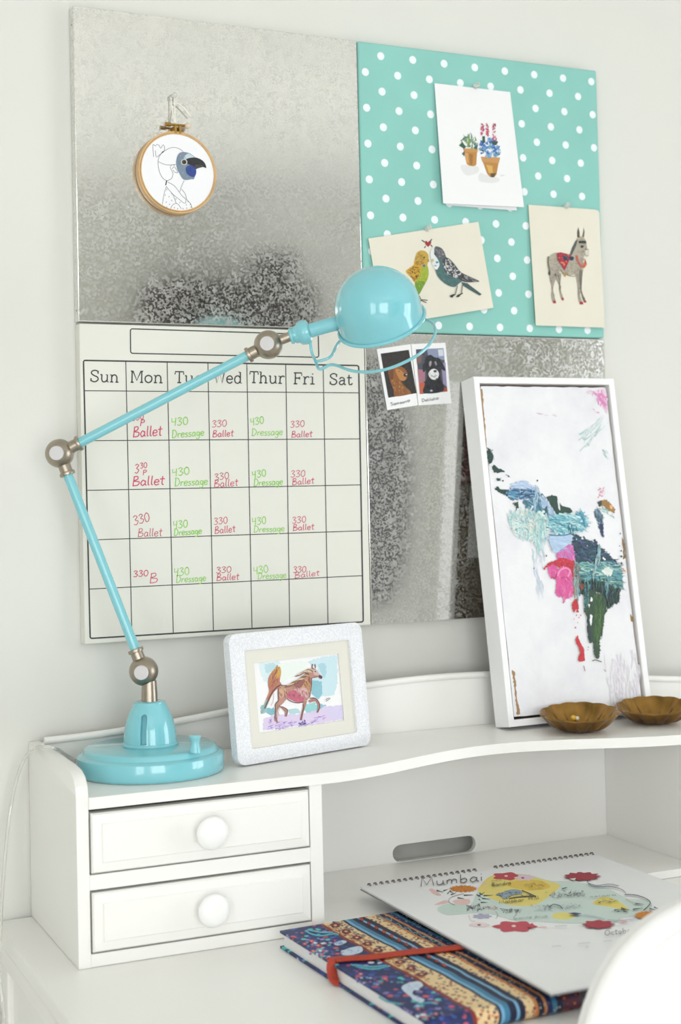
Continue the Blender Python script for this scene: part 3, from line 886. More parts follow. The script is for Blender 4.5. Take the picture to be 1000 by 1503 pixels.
# --- budgie card
P, n = tiltplane((620, 338), PF - .0012, (640, 468), PF - .005)
bc = card('greeting_card', [(541, 350), (702.5, 325.5), (724.6, 451.8), (563, 478)], P, n, 'cream_paper', 'cream card with two kissing budgerigars and a red heart, pinned to the polka dot board', 'card')
a = Art(P, n, .0002, .000004).zoom(530, 320, 5)
DKK = (40, 42, 46)
a.poly([(468, 178), (474, 168), (484, 170), (491, 179), (498, 169), (510, 166), (516, 176), (513, 192), (493, 213), (473, 195)], (158, 28, 50))
for p, q in (((446, 162), (468, 178)), ((520, 154), (508, 172)), ((466, 220), (474, 206)), ((524, 210), (512, 198))): a.line([p, q], 1.6, DKK, smooth=False)
a.poly([(395, 300), (410, 255), (440, 238), (470, 243), (492, 265), (497, 300), (490, 330), (480, 365), (440, 372), (395, 340)], (196, 160, 62), smooth=True)
a.poly([(440, 370), (485, 350), (497, 400), (488, 450), (460, 500), (425, 560), (410, 545), (395, 470)], (158, 176, 46), smooth=True)
a.poly([(400, 470), (470, 470), (450, 520), (425, 562), (408, 545)], (110, 150, 46), smooth=True)
a.poly([(395, 310), (440, 360), (430, 430), (395, 470), (370, 440), (330, 395), (350, 370), (385, 345)], (206, 158, 40), smooth=True)
a.dabs([(335, 395), (385, 345), (430, 370), (425, 430), (395, 468)], [(48, 40, 30)], 62, 1.3, 3.4, 20, 60)
a.dabs([(398, 340), (405, 270), (440, 245), (470, 280), (455, 350)], [(84, 64, 34), (120, 92, 40)], 55, .8, 3, -20, 40)
a.ell((463, 290), 6, 6, DKK); a.ell((462, 350), 9, 8, (44, 88, 160)); a.ell((492, 312), 8, 12, (160, 150, 70))
a.dabs([(410, 380), (490, 370), (485, 450), (430, 540), (405, 480)], [(190, 200, 70), (120, 140, 40)], 40, .9, 3, 70, 40)
for l in ([(425, 570), (440, 600), (455, 612)], [(440, 600), (470, 602), (488, 605)], [(455, 612), (480, 622)], [(440, 605), (430, 618), (436, 636)]): a.line(l, 1.1, DKK)
a.poly([(508, 260), (522, 222), (560, 210), (595, 228), (618, 275), (640, 305), (690, 350), (735, 400), (780, 430), (720, 480), (690, 505), (650, 500), (600, 470), (560, 425), (540, 370), (515, 320)], (70, 108, 108), smooth=True)
a.poly([(508, 260), (522, 222), (548, 214), (535, 260), (560, 300), (575, 340), (560, 375), (540, 372), (515, 320)], (226, 230, 230), smooth=True)
a.poly([(540, 215), (562, 210), (598, 230), (620, 280), (600, 300), (560, 290), (538, 250)], (92, 92, 98), smooth=True)
a.poly([(600, 305), (640, 295), (690, 345), (735, 400), (862, 460), (840, 470), (760, 470), (700, 440), (640, 420), (605, 370)], (64, 64, 68), smooth=True)
a.poly([(735, 470), (780, 480), (885, 560), (870, 570), (800, 530), (745, 495)], (52, 84, 86))
a.dabs([(600, 310), (640, 300), (690, 350), (735, 405), (700, 440), (640, 415), (605, 370)], [(226, 228, 228)], 70, 1.5, 4.2, 25, 60)
a.dabs([(735, 410), (850, 455), (840, 468), (760, 460)], [(200, 204, 206), (30, 30, 34)], 26, .8, 8, 25, 8)
a.dabs([(545, 225), (590, 230), (612, 280), (570, 285)], [(180, 182, 186), (40, 40, 44)], 50, .8, 3, 10, 40)
a.dabs([(560, 380), (620, 400), (700, 450), (690, 500), (640, 495), (580, 450)], [(50, 92, 92), (92, 130, 128)], 50, 1, 4, 40, 30)
a.ell((541, 266), 6, 6, DKK); a.ell((556, 326), 10, 8, (70, 140, 180)); a.ell((524, 312), 9, 13, (196, 190, 130)); a.line([(536, 350), (552, 352)], .9, DKK)
for l in ([(705, 500), (690, 560)], [(742, 490), (735, 550)], [(655, 580), (675, 570), (690, 562)], [(700, 578), (720, 565), (745, 552)], [(690, 562), (672, 565), (655, 572)]): a.line(l, 1.6, (120, 120, 116) if l[0][1] < 520 else DKK)
a.ell((662, 576), 13, 8, DKK, 20); a.ell((712, 572), 16, 9, DKK, -30)
a.build('budgerigar_picture', bc)
pushpin(627, 336, 'clear push pin holding the budgerigar card', PF - .0018)
# --- donkey card
P, n = tiltplane((830, 302), PF - .0012, (838, 480), PF - .006)
dc = card('greeting_card', [(776, 300.4), (872, 307.3), (878.5, 309), (880, 313), (884, 400), (888.4, 481), (787, 477.6)], P, n, 'cream_paper', 'cream card with a standing donkey in a red blanket, pinned to the dotted board', 'card')
a = Art(P, n, .0002, .000004).zoom(770, 290, 7.5167)
DG = (176, 168, 152); DD = (66, 60, 54)
a.poly([(270, 660), (300, 625), (350, 608), (420, 620), (500, 625), (520, 590), (560, 490), (585, 440), (640, 430), (680, 480), (690, 560), (712, 600), (705, 645), (680, 650), (665, 640), (650, 690), (650, 760), (640, 830), (560, 850), (480, 860), (400, 820), (350, 840), (280, 850), (268, 760)], DG, smooth=True)
for q in ([(278, 800), (372, 800), (345, 900), (318, 1000), (330, 1090), (350, 1160), (312, 1160), (292, 1080), (300, 1000), (275, 900)],
          [(345, 830), (405, 840), (395, 950), (408, 1050), (435, 1128), (408, 1128), (382, 1040), (375, 960), (345, 900)],
          [(545, 800), (615, 810), (608, 920), (612, 1010), (618, 1090), (640, 1165), (608, 1170), (588, 1100), (582, 980), (565, 880)],
          [(605, 820), (640, 810), (635, 920), (632, 1030), (655, 1090), (680, 1150), (655, 1155), (632, 1090), (615, 1010)]): a.poly(q, (166, 158, 144) if q[0][0] < 600 else (120, 112, 100), smooth=True)
for q in ([(312, 1140), (345, 1135), (350, 1165), (318, 1168)], [(404, 1108), (432, 1105), (438, 1130), (412, 1132)], [(606, 1150), (645, 1148), (652, 1178), (610, 1180)], [(652, 1138), (680, 1135), (686, 1156), (660, 1160)]): a.poly(q, (170, 34, 48))
a.poly([(583, 440), (580, 380), (595, 325), (608, 380), (612, 440)], (86, 78, 66)); a.poly([(636, 430), (648, 375), (652, 328), (664, 375), (658, 440)], (110, 100, 80))
a.poly([(498, 630), (520, 560), (560, 480), (590, 460), (575, 520), (545, 590), (520, 640)], (84, 86, 82))
a.dabs([(275, 680), (350, 615), (560, 700), (640, 700), (630, 830), (480, 850), (300, 850)], [DD, (110, 102, 92), (140, 132, 118)], 120, .6, 4, 60, 60)
a.dabs([(590, 450), (680, 480), (690, 600), (640, 640), (590, 600)], [DD, (110, 102, 92)], 40, .6, 3, 60, 60)
for q in ([(285, 850), (360, 850), (320, 1000), (340, 1150), (300, 1080)], [(570, 830), (635, 830), (625, 1000), (670, 1140), (600, 1140)], [(360, 850), (400, 860), (400, 1020), (425, 1110), (385, 1030)]): a.dabs(q, [DD, (100, 92, 82)], 40, .6, 4, 80, 25)
a.poly([(595, 480), (675, 478), (680, 505), (600, 505)], (40, 40, 38)); a.ell((634, 542), 16, 14, (44, 40, 38)); a.ell((688, 605), 24, 36, (212, 206, 192)); a.line([(672, 580), (690, 570), (705, 580)], .8, DD)
a.line([(262, 650), (258, 720), (272, 800), (275, 850)], 2.2, (110, 102, 90)); a.ell((272, 835), 12, 26, DD)
a.poly([(352, 615), (395, 605), (480, 625), (510, 640), (480, 720), (440, 810), (400, 740), (365, 690)], (164, 34, 56))
a.poly([(410, 640), (470, 630), (480, 690), (440, 710)], (36, 46, 78)); a.ell((515, 672), 28, 24, (34, 44, 76))
a.dabs([(370, 640), (490, 630), (460, 740), (400, 720)], [(226, 190, 90), (214, 60, 70), (240, 150, 120)], 26, 1.4, 2.4, 0, 90)
a.ell((434, 740), 10, 14, (232, 120, 110))
a.poly([(560, 640), (585, 640), (590, 700), (640, 760), (668, 700), (665, 660), (685, 740), (655, 780), (610, 760), (575, 700)], (200, 88, 60))
a.dabs([(570, 650), (680, 680), (670, 770), (600, 750)], [(176, 44, 56), (226, 150, 80), (60, 90, 140)], 24, 1.1, 3, 60, 60)
a.line([(400, 800), (430, 840), (520, 870), (560, 865)], .9, (130, 110, 60)); a.ell((444, 850), 12, 26, (176, 136, 60))
a.build('donkey_picture', dc)
pushpin(831, 303, 'clear push pin holding the donkey card', PF - .0018)
# --- instant photos
SFy = PT - .0008
P, n = tiltplane((604, 505), SFy - .0004, (610, 600), SFy - .0022)
p1 = card('instant_photo', [(553.3, 512.4), (603, 505), (613.8, 594.7), (568.7, 602)], P, n, 'paper', 'small instant photo of a golden brown dog against black', 'photo', .0005)
a = Art(P, n, .0002, .000004).zoom(540, 490, 7.1429)
a.poly([(135, 208), (430, 167), (512, 622), (215, 670)], (38, 32, 30))
a.poly([(215, 400), (260, 350), (330, 340), (380, 360), (415, 410), (415, 450), (395, 485), (350, 495), (400, 560), (445, 600), (440, 632), (290, 655), (270, 590), (240, 500)], (140, 86, 40), smooth=True)
a.poly([(225, 400), (260, 360), (270, 440), (245, 520), (225, 470)], (112, 60, 26), smooth=True)
a.poly([(290, 370), (345, 380), (400, 440), (390, 485), (350, 490), (310, 440)], (184, 126, 66), smooth=True)
a.dabs([(240, 480), (330, 490), (430, 600), (430, 630), (295, 650)], [(196, 140, 76), (112, 66, 30), (160, 104, 52)], 60, 1, 5, 70, 30)
a.ell((396, 432), 22, 18, (30, 26, 26)); a.ell((404, 428), 9, 6, (214, 196, 180)); a.ell((330, 395), 6, 5, (30, 24, 22))
a.text('Samson<', (240, 755), (445, 715), 34, .7, (70, 70, 72), HW)
a.build('picture', p1)
p2 = card('instant_photo', [(603.7, 505), (654, 503), (663, 592), (614.6, 595)], P, n, 'paper', 'small instant photo of a black dog with a white muzzle', 'photo', .0005)
a = Art(P, n, .0002, .000004).zoom(540, 490, 7.1429)
a.poly([(505, 163), (795, 150), (835, 605), (545, 632)], (72, 76, 92))
a.poly([(620, 160), (795, 150), (805, 275), (640, 260)], (136, 146, 176)); a.poly([(735, 165), (790, 162), (795, 230), (745, 235)], (206, 210, 222))
a.poly([(520, 370), (600, 380), (600, 500), (580, 620), (545, 630)], (166, 112, 128)); a.poly([(540, 520), (600, 500), (585, 622), (546, 630)], (190, 92, 60))
a.poly([(770, 300), (815, 300), (830, 560), (790, 520)], (150, 140, 176)); a.poly([(750, 560), (833, 570), (835, 604), (750, 612)], (176, 76, 50)); a.poly([(505, 200), (570, 210), (560, 300), (515, 320)], (122, 92, 84))
a.poly([(600, 340), (600, 270), (650, 220), (700, 245), (760, 270), (770, 340), (760, 420), (770, 480), (790, 600), (590, 622), (600, 520), (620, 440)], (26, 26, 34), smooth=True)
a.dabs([(590, 200), (760, 260), (830, 390), (760, 400), (600, 350)], [(24, 24, 32), (44, 46, 62)], 46, 1.6, 7, 30, 60)
a.poly([(635, 420), (665, 375), (710, 370), (745, 410), (735, 460), (700, 482), (660, 468)], (226, 224, 226), smooth=True); a.ell((706, 392), 18, 14, (60, 60, 70)); a.line([(668, 432), (692, 450), (722, 438)], 1.6, (30, 30, 36)); a.dabs([(640, 420), (740, 410), (730, 465), (665, 470)], [(170, 168, 174), (240, 238, 240)], 24, .9, 4, 60, 50)
a.poly([(640, 310), (652, 285), (668, 292), (662, 330), (648, 345)], (150, 148, 156), smooth=True); a.poly([(698, 298), (710, 288), (722, 310), (716, 335)], (140, 138, 148), smooth=True); a.ell((655, 345), 6, 5, (90, 70, 60)); a.ell((712, 335), 5, 5, (90, 70, 60))
a.poly([(600, 300), (575, 330), (580, 400), (605, 380), (625, 320)], (30, 30, 38), smooth=True); a.poly([(745, 280), (790, 320), (815, 385), (780, 375), (755, 330)], (30, 30, 38), smooth=True)
a.dabs([(600, 480), (770, 480), (785, 600), (595, 615)], [(44, 46, 60), (14, 14, 20)], 40, 1.4, 7, 80, 30)
a.ell((665, 596), 14, 10, (186, 186, 196))
a.text('Delilah<', (568, 714), (745, 690), 32, .6, (84, 84, 86), HW)
a.build('picture', p2)

# ================================================================== EMBROIDERY HOOP
hy = PT - .0008
hc = onY(259.5, 254, hy - .008)
ho = thing('embroidery_hoop', (hc.x, hy, hc.z - .06), 'round wooden embroidery hoop with a stitched figure in a bird mask, on steel', 'embroidery')
HRo = 0.0605
def ringz(y0, y1, r0, r1, seg=64):
    b = B()
    prof = [(0, r0), (y1 - y0, r0), (y1 - y0, r1), (0, r1), (0, r0)]
    vs, fs = [], []
    for (h, r) in prof[:-1]:
        for i in range(seg):
            t = 2 * math.pi * i / seg
            vs.append((hc.x + r * math.cos(t), y0 + h, hc.z + r * math.sin(t)))
    for j in range(4):
        for i in range(seg):
            k = (i + 1) % seg
            fs.append((j * seg + i, j * seg + k, ((j + 1) % 4) * seg + k, ((j + 1) % 4) * seg + i))
    return b.add(vs, fs)
yb0 = hy - .0145
mk('outer_hoop', ringz(yb0 + .0008, hy - .0005, HRo - .0026, HRo), 'wood_hoop', ho, smooth=True, bevel=.0006)
mk('inner_hoop', ringz(yb0, hy - .0008, HRo - .0044, HRo - .0028), 'wood_hoop', ho, smooth=True, bevel=.0006)
yl = yb0 + .0012
mk('linen', B().prism([(hc.x + (HRo - .0045) * math.cos(t * math.pi / 32), yl, hc.z + (HRo - .0045) * math.sin(t * math.pi / 32)) for t in range(64)], (0, .0006, 0)), 'linen', ho)
a = Art((0, yl, 0), (0, -1, 0), .0002, .000005).zoom(180, 120, 6.25)
BK = (52, 52, 56)
for l in ([(285, 690), (278, 580), (300, 590), (315, 575), (335, 585), (350, 610), (370, 580), (385, 600), (380, 640), (345, 665), (310, 690), (300, 630)],
          [(385, 635), (430, 610), (480, 603), (530, 620), (558, 645)], [(375, 635), (335, 690), (325, 750), (340, 830), (370, 885), (410, 910)],
          [(410, 910), (450, 885), (462, 840), (445, 805), (438, 780), (455, 762), (480, 768)], [(455, 800), (470, 780), (490, 800), (505, 835), (480, 830), (460, 810)],
          [(330, 735), (400, 762), (490, 760)], [(565, 905), (540, 960), (525, 1010)], [(415, 920), (480, 960), (540, 1040), (580, 1080), (570, 1115), (520, 1080), (460, 1030), (400, 960)],
          [(400, 965), (380, 1030), (365, 1125)], [(540, 985), (575, 1030), (590, 1080), (625, 1120), (640, 1165)], [(460, 1030), (480, 1080), (490, 1115)], [(440, 1165), (460, 1130), (500, 1118), (540, 1165)]):
    a.line(l, .55, BK)
a.line([(405, 905), (395, 950)], 1.6, BK); a.line([(375, 635), (358, 655)], 1.2, BK)
for x, y in ((405, 990), (390, 1040), (425, 1055), (450, 1090), (400, 1105), (430, 1125), (405, 1150), (450, 1028), (525, 1108), (585, 1130), (600, 1098), (588, 1160), (475, 1155), (505, 1165), (622, 1125), (628, 1150), (555, 1165), (490, 1075)):
    a.line([(x, y - 6), (x, y + 6)], .7, BK, smooth=False)
a.poly([(490, 740), (500, 690), (520, 655), (560, 645), (610, 655), (650, 680), (672, 700), (680, 740), (660, 880), (630, 895), (560, 898), (520, 840), (500, 800)], (120, 138, 156), smooth=True)
a.poly([(560, 700), (600, 660), (650, 685), (665, 700), (600, 715)], (196, 212, 222), smooth=True)
a.dabs([(500, 700), (560, 655), (600, 750), (600, 890), (540, 860)], [(92, 112, 132), (150, 168, 184), (110, 130, 150)], 60, .7, 4, 80, 25)
a.poly([(585, 710), (660, 695), (720, 715), (755, 750), (766, 792), (735, 782), (690, 795), (660, 805), (630, 770), (590, 750)], (26, 26, 30), smooth=True)
a.poly([(660, 760), (740, 765), (735, 782), (665, 802)], (58, 58, 62))
a.poly([(580, 790), (610, 768), (650, 775), (675, 820), (660, 870), (620, 868), (585, 835)], (36, 62, 140), smooth=True)
a.dabs([(590, 790), (640, 775), (665, 830), (620, 860)], [(56, 84, 170), (30, 48, 116)], 30, .7, 3, 70, 30)
a.ell((563, 738), 30, 28, (206, 206, 200)); a.ell((563, 738), 22, 21, (78, 66, 56)); a.ell((566, 738), 12, 12, (22, 20, 20))
a.build('stitched_figure', ho)
sc0 = onY(248, 182.5, yb0 + .004); sc1 = onY(272, 184.5, yb0 + .004)
ax = (sc1 - sc0).normalized()
mk('clamp_screw', B().lathe(sc0 - ax * .006, ax, [(0, .003), (.009, .003), (.009, .0018), (.03, .0018)], 14), 'brass_screw', ho, smooth=True)
mk('clamp_block', B().box(hc.x - .004, hc.x - .0005, yb0, hy - .001, hc.z + HRo - .003, hc.z + HRo + .0085), 'brass_screw', ho, bevel=.0005)
mk('clamp_block', B().box(hc.x + .003, hc.x + .0065, yb0, hy - .001, hc.z + HRo - .003, hc.z + HRo + .0085), 'brass_screw', ho, bevel=.0005)
mk('wooden_bead', B().lathe(sc1 + ax * .0035, ax, [(-.0046, 0), (-.004, .0026), (-.002, .0044), (0, .0049), (.002, .0044), (.004, .0026), (.0046, 0)], 20), 'bead', ho, smooth=True)
pinp = onY(253, 143, hy)
s0 = onY(256.5, 180, yb0 + .002)
mk('hanging_string', B().tube([s0, onY(252.5, 160, hy - .006), onY(251, 143, hy - .004)], .0009, 8).tube([s0 + Vector((.001, 0, 0)), onY(256.5, 160, hy - .006), onY(256, 143, hy - .004)], .0009, 8)
   .tube(crom([onY(256, 151, hy - .004), onY(263, 153, hy - .006), onY(271, 160, hy - .007), onY(280, 171, hy - .006)], 6), .0011, 8), 'string', ho, smooth=True)
hp = thing('push_pin', pinp, 'clear push pin holding the string of the embroidery hoop', 'push pin', 'clear push pins')
mk('head', B().lathe(pinp, (0, -1, .1), [(0, .0042), (.0012, .0045), (.002, .0028), (.007, .0024), (.0085, .0038), (.010, .004), (.0102, 0)], 18), 'clear', hp, smooth=True)

# ================================================================== FRAMED PAINTING LEANING ON THE STEEL BOARD
th = math.atan2(.0774, .544)
pu = Vector((0, math.sin(th), math.cos(th)))          # up along the leaning picture
pn = Vector((0, -math.cos(th), math.sin(th)))         # its front normal
px0 = Vector((1, 0, 0))
PB = Vector((0.629, -0.0990, ZS + .0006))             # lowest back left corner, on the shelf
PW, PH_, PD = 0.2725, 0.5485, 0.040
def Pp(x, z, d): return PB + px0 * x + pu * z + pn * d
pt = thing('framed_painting', PB + px0 * PW / 2, 'abstract blue, green and pink painting in a deep white frame, leaning on a board', 'painting')
def pbox(x0, x1, z0, z1, d0, d1):
    b = B()
    vs = [Pp(x, z, d) for d in (d0, d1) for z in (z0, z1) for x in (x0, x1)]
    return b.add(vs, [(0, 2, 3, 1), (4, 5, 7, 6), (0, 1, 5, 4), (2, 6, 7, 3), (0, 4, 6, 2), (1, 3, 7, 5)])
fwid = .0105
mk('frame', B().prism([Pp(0, 0, 0), Pp(PW, 0, 0), Pp(PW, PH_, 0), Pp(0, PH_, 0)], pn * PD, [[Pp(fwid, fwid, 0), Pp(PW - fwid, fwid, 0), Pp(PW - fwid, PH_ - fwid, 0), Pp(fwid, PH_ - fwid, 0)]]), 'frame_paint', pt, bevel=.0012, smooth=True)
mk('backing', pbox(fwid, PW - fwid, fwid, PH_ - fwid, .0016, .006), 'brown_back', pt)
mk('label_back', pbox(.014, .075, .385, .49, .0005, .0014), 'red_label', pt)
mk('paper_note', pbox(.030, .055, .26, .38, .0005, .0014), 'paper', pt)
mk('paper_note', pbox(.060, .085, .25, .36, .0005, .0014), 'paper', pt)
gp = fwid + .0042
cvl = []
for (xa, za), (xb, zb) in zip(((gp, gp), (PW - gp, gp), (PW - gp, PH_ - gp), (gp, PH_ - gp)), ((PW - gp, gp), (PW - gp, PH_ - gp), (gp, PH_ - gp), (gp, gp))):
    for k in range(24):
        t = k / 24
        cvl.append(Pp(xa + (xb - xa) * t + random.uniform(-.0006, .0006), za + (zb - za) * t + random.uniform(-.0006, .0006), .0345))
mk('canvas_panel', B().prism(cvl, -pn * .002), 'canvas', pt)
mk('panel_edge', pbox(gp, PW - gp, gp, PH_ - gp, .0095, .0323), 'rawedge', pt)
cP = Pp(0, 0, .0345)
WH = [(234, 234, 237), (226, 226, 231), (238, 238, 240)]
ST = .0000025
a = Art(cP, pn, .0002, ST)
RAW = (164, 128, 88)
a.zoom(660, 540, 2.7324)
for chip, cc_ in (([(124, 85), (133, 85), (136, 160), (150, 300), (146, 318), (132, 180)], RAW), ([(250, 1210), (262, 1220), (270, 1330), (285, 1388), (270, 1392), (262, 1300)], RAW),
                  ([(692, 680), (700, 690), (706, 760), (698, 770)], (140, 110, 70)), ([(725, 985), (735, 1000), (736, 1020), (728, 1015)], (150, 120, 60)), ([(755, 1180), (765, 1190), (760, 1215)], RAW)):
    a = Art(cP, pn, .0002, ST).zoom(660, 540, 2.7324)
    a.poly(chip, cc_, jit=.8)
    a.build('raw_wood_chip', pt)

a = Art(cP, pn, .0005, ST).zoom(660, 540, 2.7324)
for r, c in (([(545, 90), (630, 92), (634, 180), (610, 160), (590, 110)], (228, 198, 216)), ([(590, 100), (628, 110), (632, 170), (605, 140)], (214, 140, 186))): a.poly(r, c, jit=2.2)
a.dabs([(545, 92), (630, 92), (634, 180), (606, 160)], [(214, 130, 182), (232, 190, 214), (238, 220, 232), (204, 104, 166)], 40, 2, 9, 70, 40)
a.dabs([(620, 1180), (755, 1165), (765, 1320), (640, 1325)], [(226, 222, 229), (220, 216, 224), (232, 230, 235)], 60, 3.5, 28, 85, 10)
a.dabs([(520, 270), (590, 205), (632, 215), (630, 260), (560, 300), (525, 330)], [(196, 222, 216), (216, 232, 230), (150, 198, 190)], 34, 1.6, 18, -48, 12)
a.dabs([(355, 182), (430, 188), (430, 194), (355, 190)], [(206, 160, 176)], 9, .8, 6, 3, 10)
a.dabs([(330, 740), (380, 740), (372, 940), (350, 930)], [(206, 214, 230), (218, 224, 236), (196, 216, 222)], 26, 2, 24, 85, 8)
a.dabs([(570, 150), (600, 180), (580, 180)], [(224, 160, 190)], 6, 1.8, 4, 40, 40)
a.dabs([(615, 320), (640, 330), (640, 380), (625, 370)], [(120, 176, 164), (200, 214, 220)], 9, 1.5, 7, 60, 20)
a.build('faint_washes', pt, 'oil')
# dark green flecks and blue strokes
a = Art(cP, pn, .0006, ST).zoom(710, 640, 4.5455)
DG_ = (34, 66, 58)
for r in ([(22, 75), (45, 90), (65, 125), (70, 155), (50, 180), (35, 200), (25, 150)], [(52, 205), (75, 190), (90, 210), (135, 228), (138, 242), (100, 245), (70, 248)], [(150, 258), (175, 268), (170, 274)], [(80, 288), (118, 278), (115, 295), (90, 300)],
          [(72, 345), (90, 335), (110, 355), (165, 360), (200, 400), (205, 430), (180, 425), (155, 400), (120, 385), (85, 365)], [(195, 450), (230, 440), (235, 490), (215, 500), (210, 470)]):
    a.poly(r, DG_, jit=.9, sub=1.0); a.ragged(r, WH, 5, 1.6); a.dabs(r, [(46, 84, 74), (24, 50, 46)], 8, 1, 4, 40, 40)
a.ell((128, 299), 6, 5, DG_); a.ell((358, 298), 5, 6, DG_); a.ell((57, 95), 5, 3, DG_)
a.poly([(415, 410), (455, 392), (485, 405), (500, 440), (525, 470), (570, 480), (595, 500), (580, 520), (540, 510), (520, 540), (495, 540), (470, 500), (440, 450)], (40, 68, 58), jit=.8, sub=1.5)
a.poly([(490, 428), (505, 430), (510, 500), (498, 480)], (228, 232, 236), jit=.4)
a.build('dark_green_strokes', pt, 'oil')
a = Art(cP, pn, .0008, ST).zoom(710, 640, 4.5455)
R1 = [(185, 320), (240, 298), (285, 300), (310, 325), (345, 350), (330, 362), (270, 352), (215, 352), (180, 345)]
R2 = [(165, 360), (215, 350), (270, 358), (335, 360), (350, 395), (330, 420), (270, 418), (215, 425), (180, 420), (160, 390)]
R3 = [(260, 430), (330, 415), (360, 380), (400, 400), (430, 440), (460, 500), (430, 540), (380, 520), (330, 500), (280, 480)]
a.poly(R1, (172, 192, 222), jit=1.2, sub=1.2); a.dabs(R1, [(190, 208, 230), (150, 174, 212), (206, 220, 236)], 24, 2, 9, 5, 20)
a.poly(R2, (92, 150, 186), jit=1.5, sub=1.2); a.poly([(195, 355), (300, 362), (335, 365), (340, 405), (300, 415), (250, 395), (210, 375)], (54, 76, 120), jit=1.2, sub=1.5)
a.dabs(R2, [(54, 76, 124), (108, 168, 196), (70, 112, 160), (150, 192, 214), (58, 70, 110), (84, 140, 150)], 60, 1.8, 11, 5, 25)
a.poly(R3, (80, 128, 148), jit=1.6, sub=1.2); a.dabs(R3, [(52, 96, 110), (116, 164, 190), (150, 184, 208), (70, 120, 128), (60, 92, 124)], 60, 1.8, 12, 60, 25)
R4 = [(370, 400), (410, 410), (440, 460), (480, 520), (460, 545), (420, 510), (385, 460)]
a.poly(R4, (160, 184, 212), jit=1, sub=1.5); a.dabs(R4, [(176, 198, 222), (138, 166, 198), (196, 214, 230)], 20, 2, 12, 55, 12)
a.dabs([(345, 340), (375, 360), (360, 430), (345, 500), (330, 480), (340, 400)], [(150, 178, 204), (110, 150, 178), (176, 200, 218)], 22, 2, 16, 88, 10)
a.poly([(380, 500), (420, 470), (432, 510), (400, 525)], (52, 92, 104), jit=1, sub=1.5)
a.ragged(R1 + R2 + R3, WH, 16, 1.8)
PL = [(180, 520), (230, 500), (300, 495), (370, 520), (420, 540), (440, 600), (400, 680), (340, 740), (300, 690), (240, 680), (190, 640), (170, 570)]
a.dabs(PL, [(196, 222, 222), (214, 232, 230), (206, 228, 226)], 130, 3.4, 16, 60, 80)
a.dabs(PL, [(140, 196, 204), (214, 232, 228), (226, 216, 196), (170, 208, 206), (234, 238, 238), (120, 184, 192), (186, 216, 206)], 200, 1.7, 12, 70, 60)
a.dabs([(330, 540), (420, 560), (400, 700), (350, 800), (330, 700)], [(150, 204, 204), (190, 220, 216), (206, 226, 226)], 60, 2, 22, 85, 12)
TQ_ = [(425, 545), (520, 520), (600, 530), (640, 510), (665, 510), (690, 580), (685, 620), (640, 640), (570, 650), (510, 660), (460, 635), (430, 600)]
a.poly(TQ_, (112, 176, 192), jit=1.8, sub=1.2)
a.dabs(TQ_, [(168, 216, 220), (84, 150, 172), (206, 234, 234), (66, 128, 152), (140, 198, 206), (120, 190, 200)], 190, 2, 16, 12, 25)
a.ragged(TQ_, WH + [(206, 232, 232)], 22, 2.2)
a.dabs([(550, 590), (580, 600), (640, 630), (560, 645)], [(34, 84, 96), (50, 104, 118)], 16, 1.8, 7, 80, 20)
a.dabs([(640, 505), (662, 505), (668, 550), (690, 600), (650, 590)], [(88, 158, 184), (60, 120, 150), (120, 186, 204)], 24, 2, 12, 75, 14)
R5 = [(425, 680), (470, 660), (560, 655), (590, 665), (580, 710), (540, 740), (480, 780), (455, 770)]
a.poly(R5, (176, 200, 226), jit=1.2, sub=1.4); a.dabs(R5, [(186, 208, 230), (166, 190, 220)], 24, 2.6, 14, 10, 20)
a.line([(430, 660), (480, 665), (540, 662), (580, 650)], 1.8, (66, 128, 152))
a.build('blue_strokes', pt, 'oil')
a = Art(cP, pn, .0007, ST).zoom(710, 640, 4.5455)
a.dabs([(755, 350), (805, 345), (810, 400), (770, 420)], [(220, 110, 150), (206, 84, 120), (232, 170, 190)], 18, 1.5, 4, 30, 80)
a.poly([(760, 440), (800, 425), (820, 430), (850, 450), (878, 490), (870, 515), (830, 495), (800, 465), (780, 470)], (156, 118, 62), jit=1, sub=1.4); a.poly([(755, 445), (785, 430), (790, 460), (770, 470)], (52, 64, 74), jit=.8, sub=1); a.poly([(840, 460), (862, 465), (855, 490), (840, 482)], (226, 170, 120), jit=.6, sub=1)
R6 = [(735, 500), (765, 480), (800, 545), (795, 600), (800, 680), (780, 650), (765, 590), (745, 540)]
a.poly(R6, (82, 112, 128), jit=1.4, sub=1.2); a.dabs(R6, [(120, 150, 160), (52, 76, 100), (36, 52, 88), (170, 196, 200)], 26, 1.6, 9, 75, 15)
a.poly([(770, 590), (800, 585), (798, 680), (782, 650)], (36, 52, 88), jit=.8, sub=1)
a.dabs([(750, 480), (810, 480), (880, 540), (870, 550), (800, 520)], [(150, 200, 190), (200, 226, 222), (96, 150, 150)], 26, 1.3, 7, 35, 30)
a.build('ochre_and_slate_strokes', pt, 'oil')
# the dark mass with its drips
a = Art(cP, pn, .0010, ST).zoom(710, 640, 4.5455)
R7 = [(565, 650), (620, 655), (660, 690), (720, 705), (745, 690), (765, 720), (810, 770), (860, 820), (890, 850), (900, 909), (840, 960), (700, 960), (610, 909), (605, 780), (585, 700)]
a.poly(R7, (38, 66, 80), jit=1.8, sub=1.2); a.ragged(R7[:9], WH, 10, 1.8)
a.zoom(770, 770, 5.5556)
R8 = [(415, 300), (560, 320), (720, 300), (770, 330), (800, 400), (805, 520), (780, 520), (720, 500), (640, 470), (540, 460), (480, 470), (430, 450)]
a.poly(R8, (92, 152, 160), jit=2, sub=1.5)
R9 = [(440, 450), (540, 455), (690, 470), (720, 500), (780, 520), (770, 630), (720, 650), (670, 700), (620, 560), (520, 540), (490, 560), (450, 580), (430, 520)]
a.poly(R9, (40, 62, 58), jit=1.8, sub=1.3)
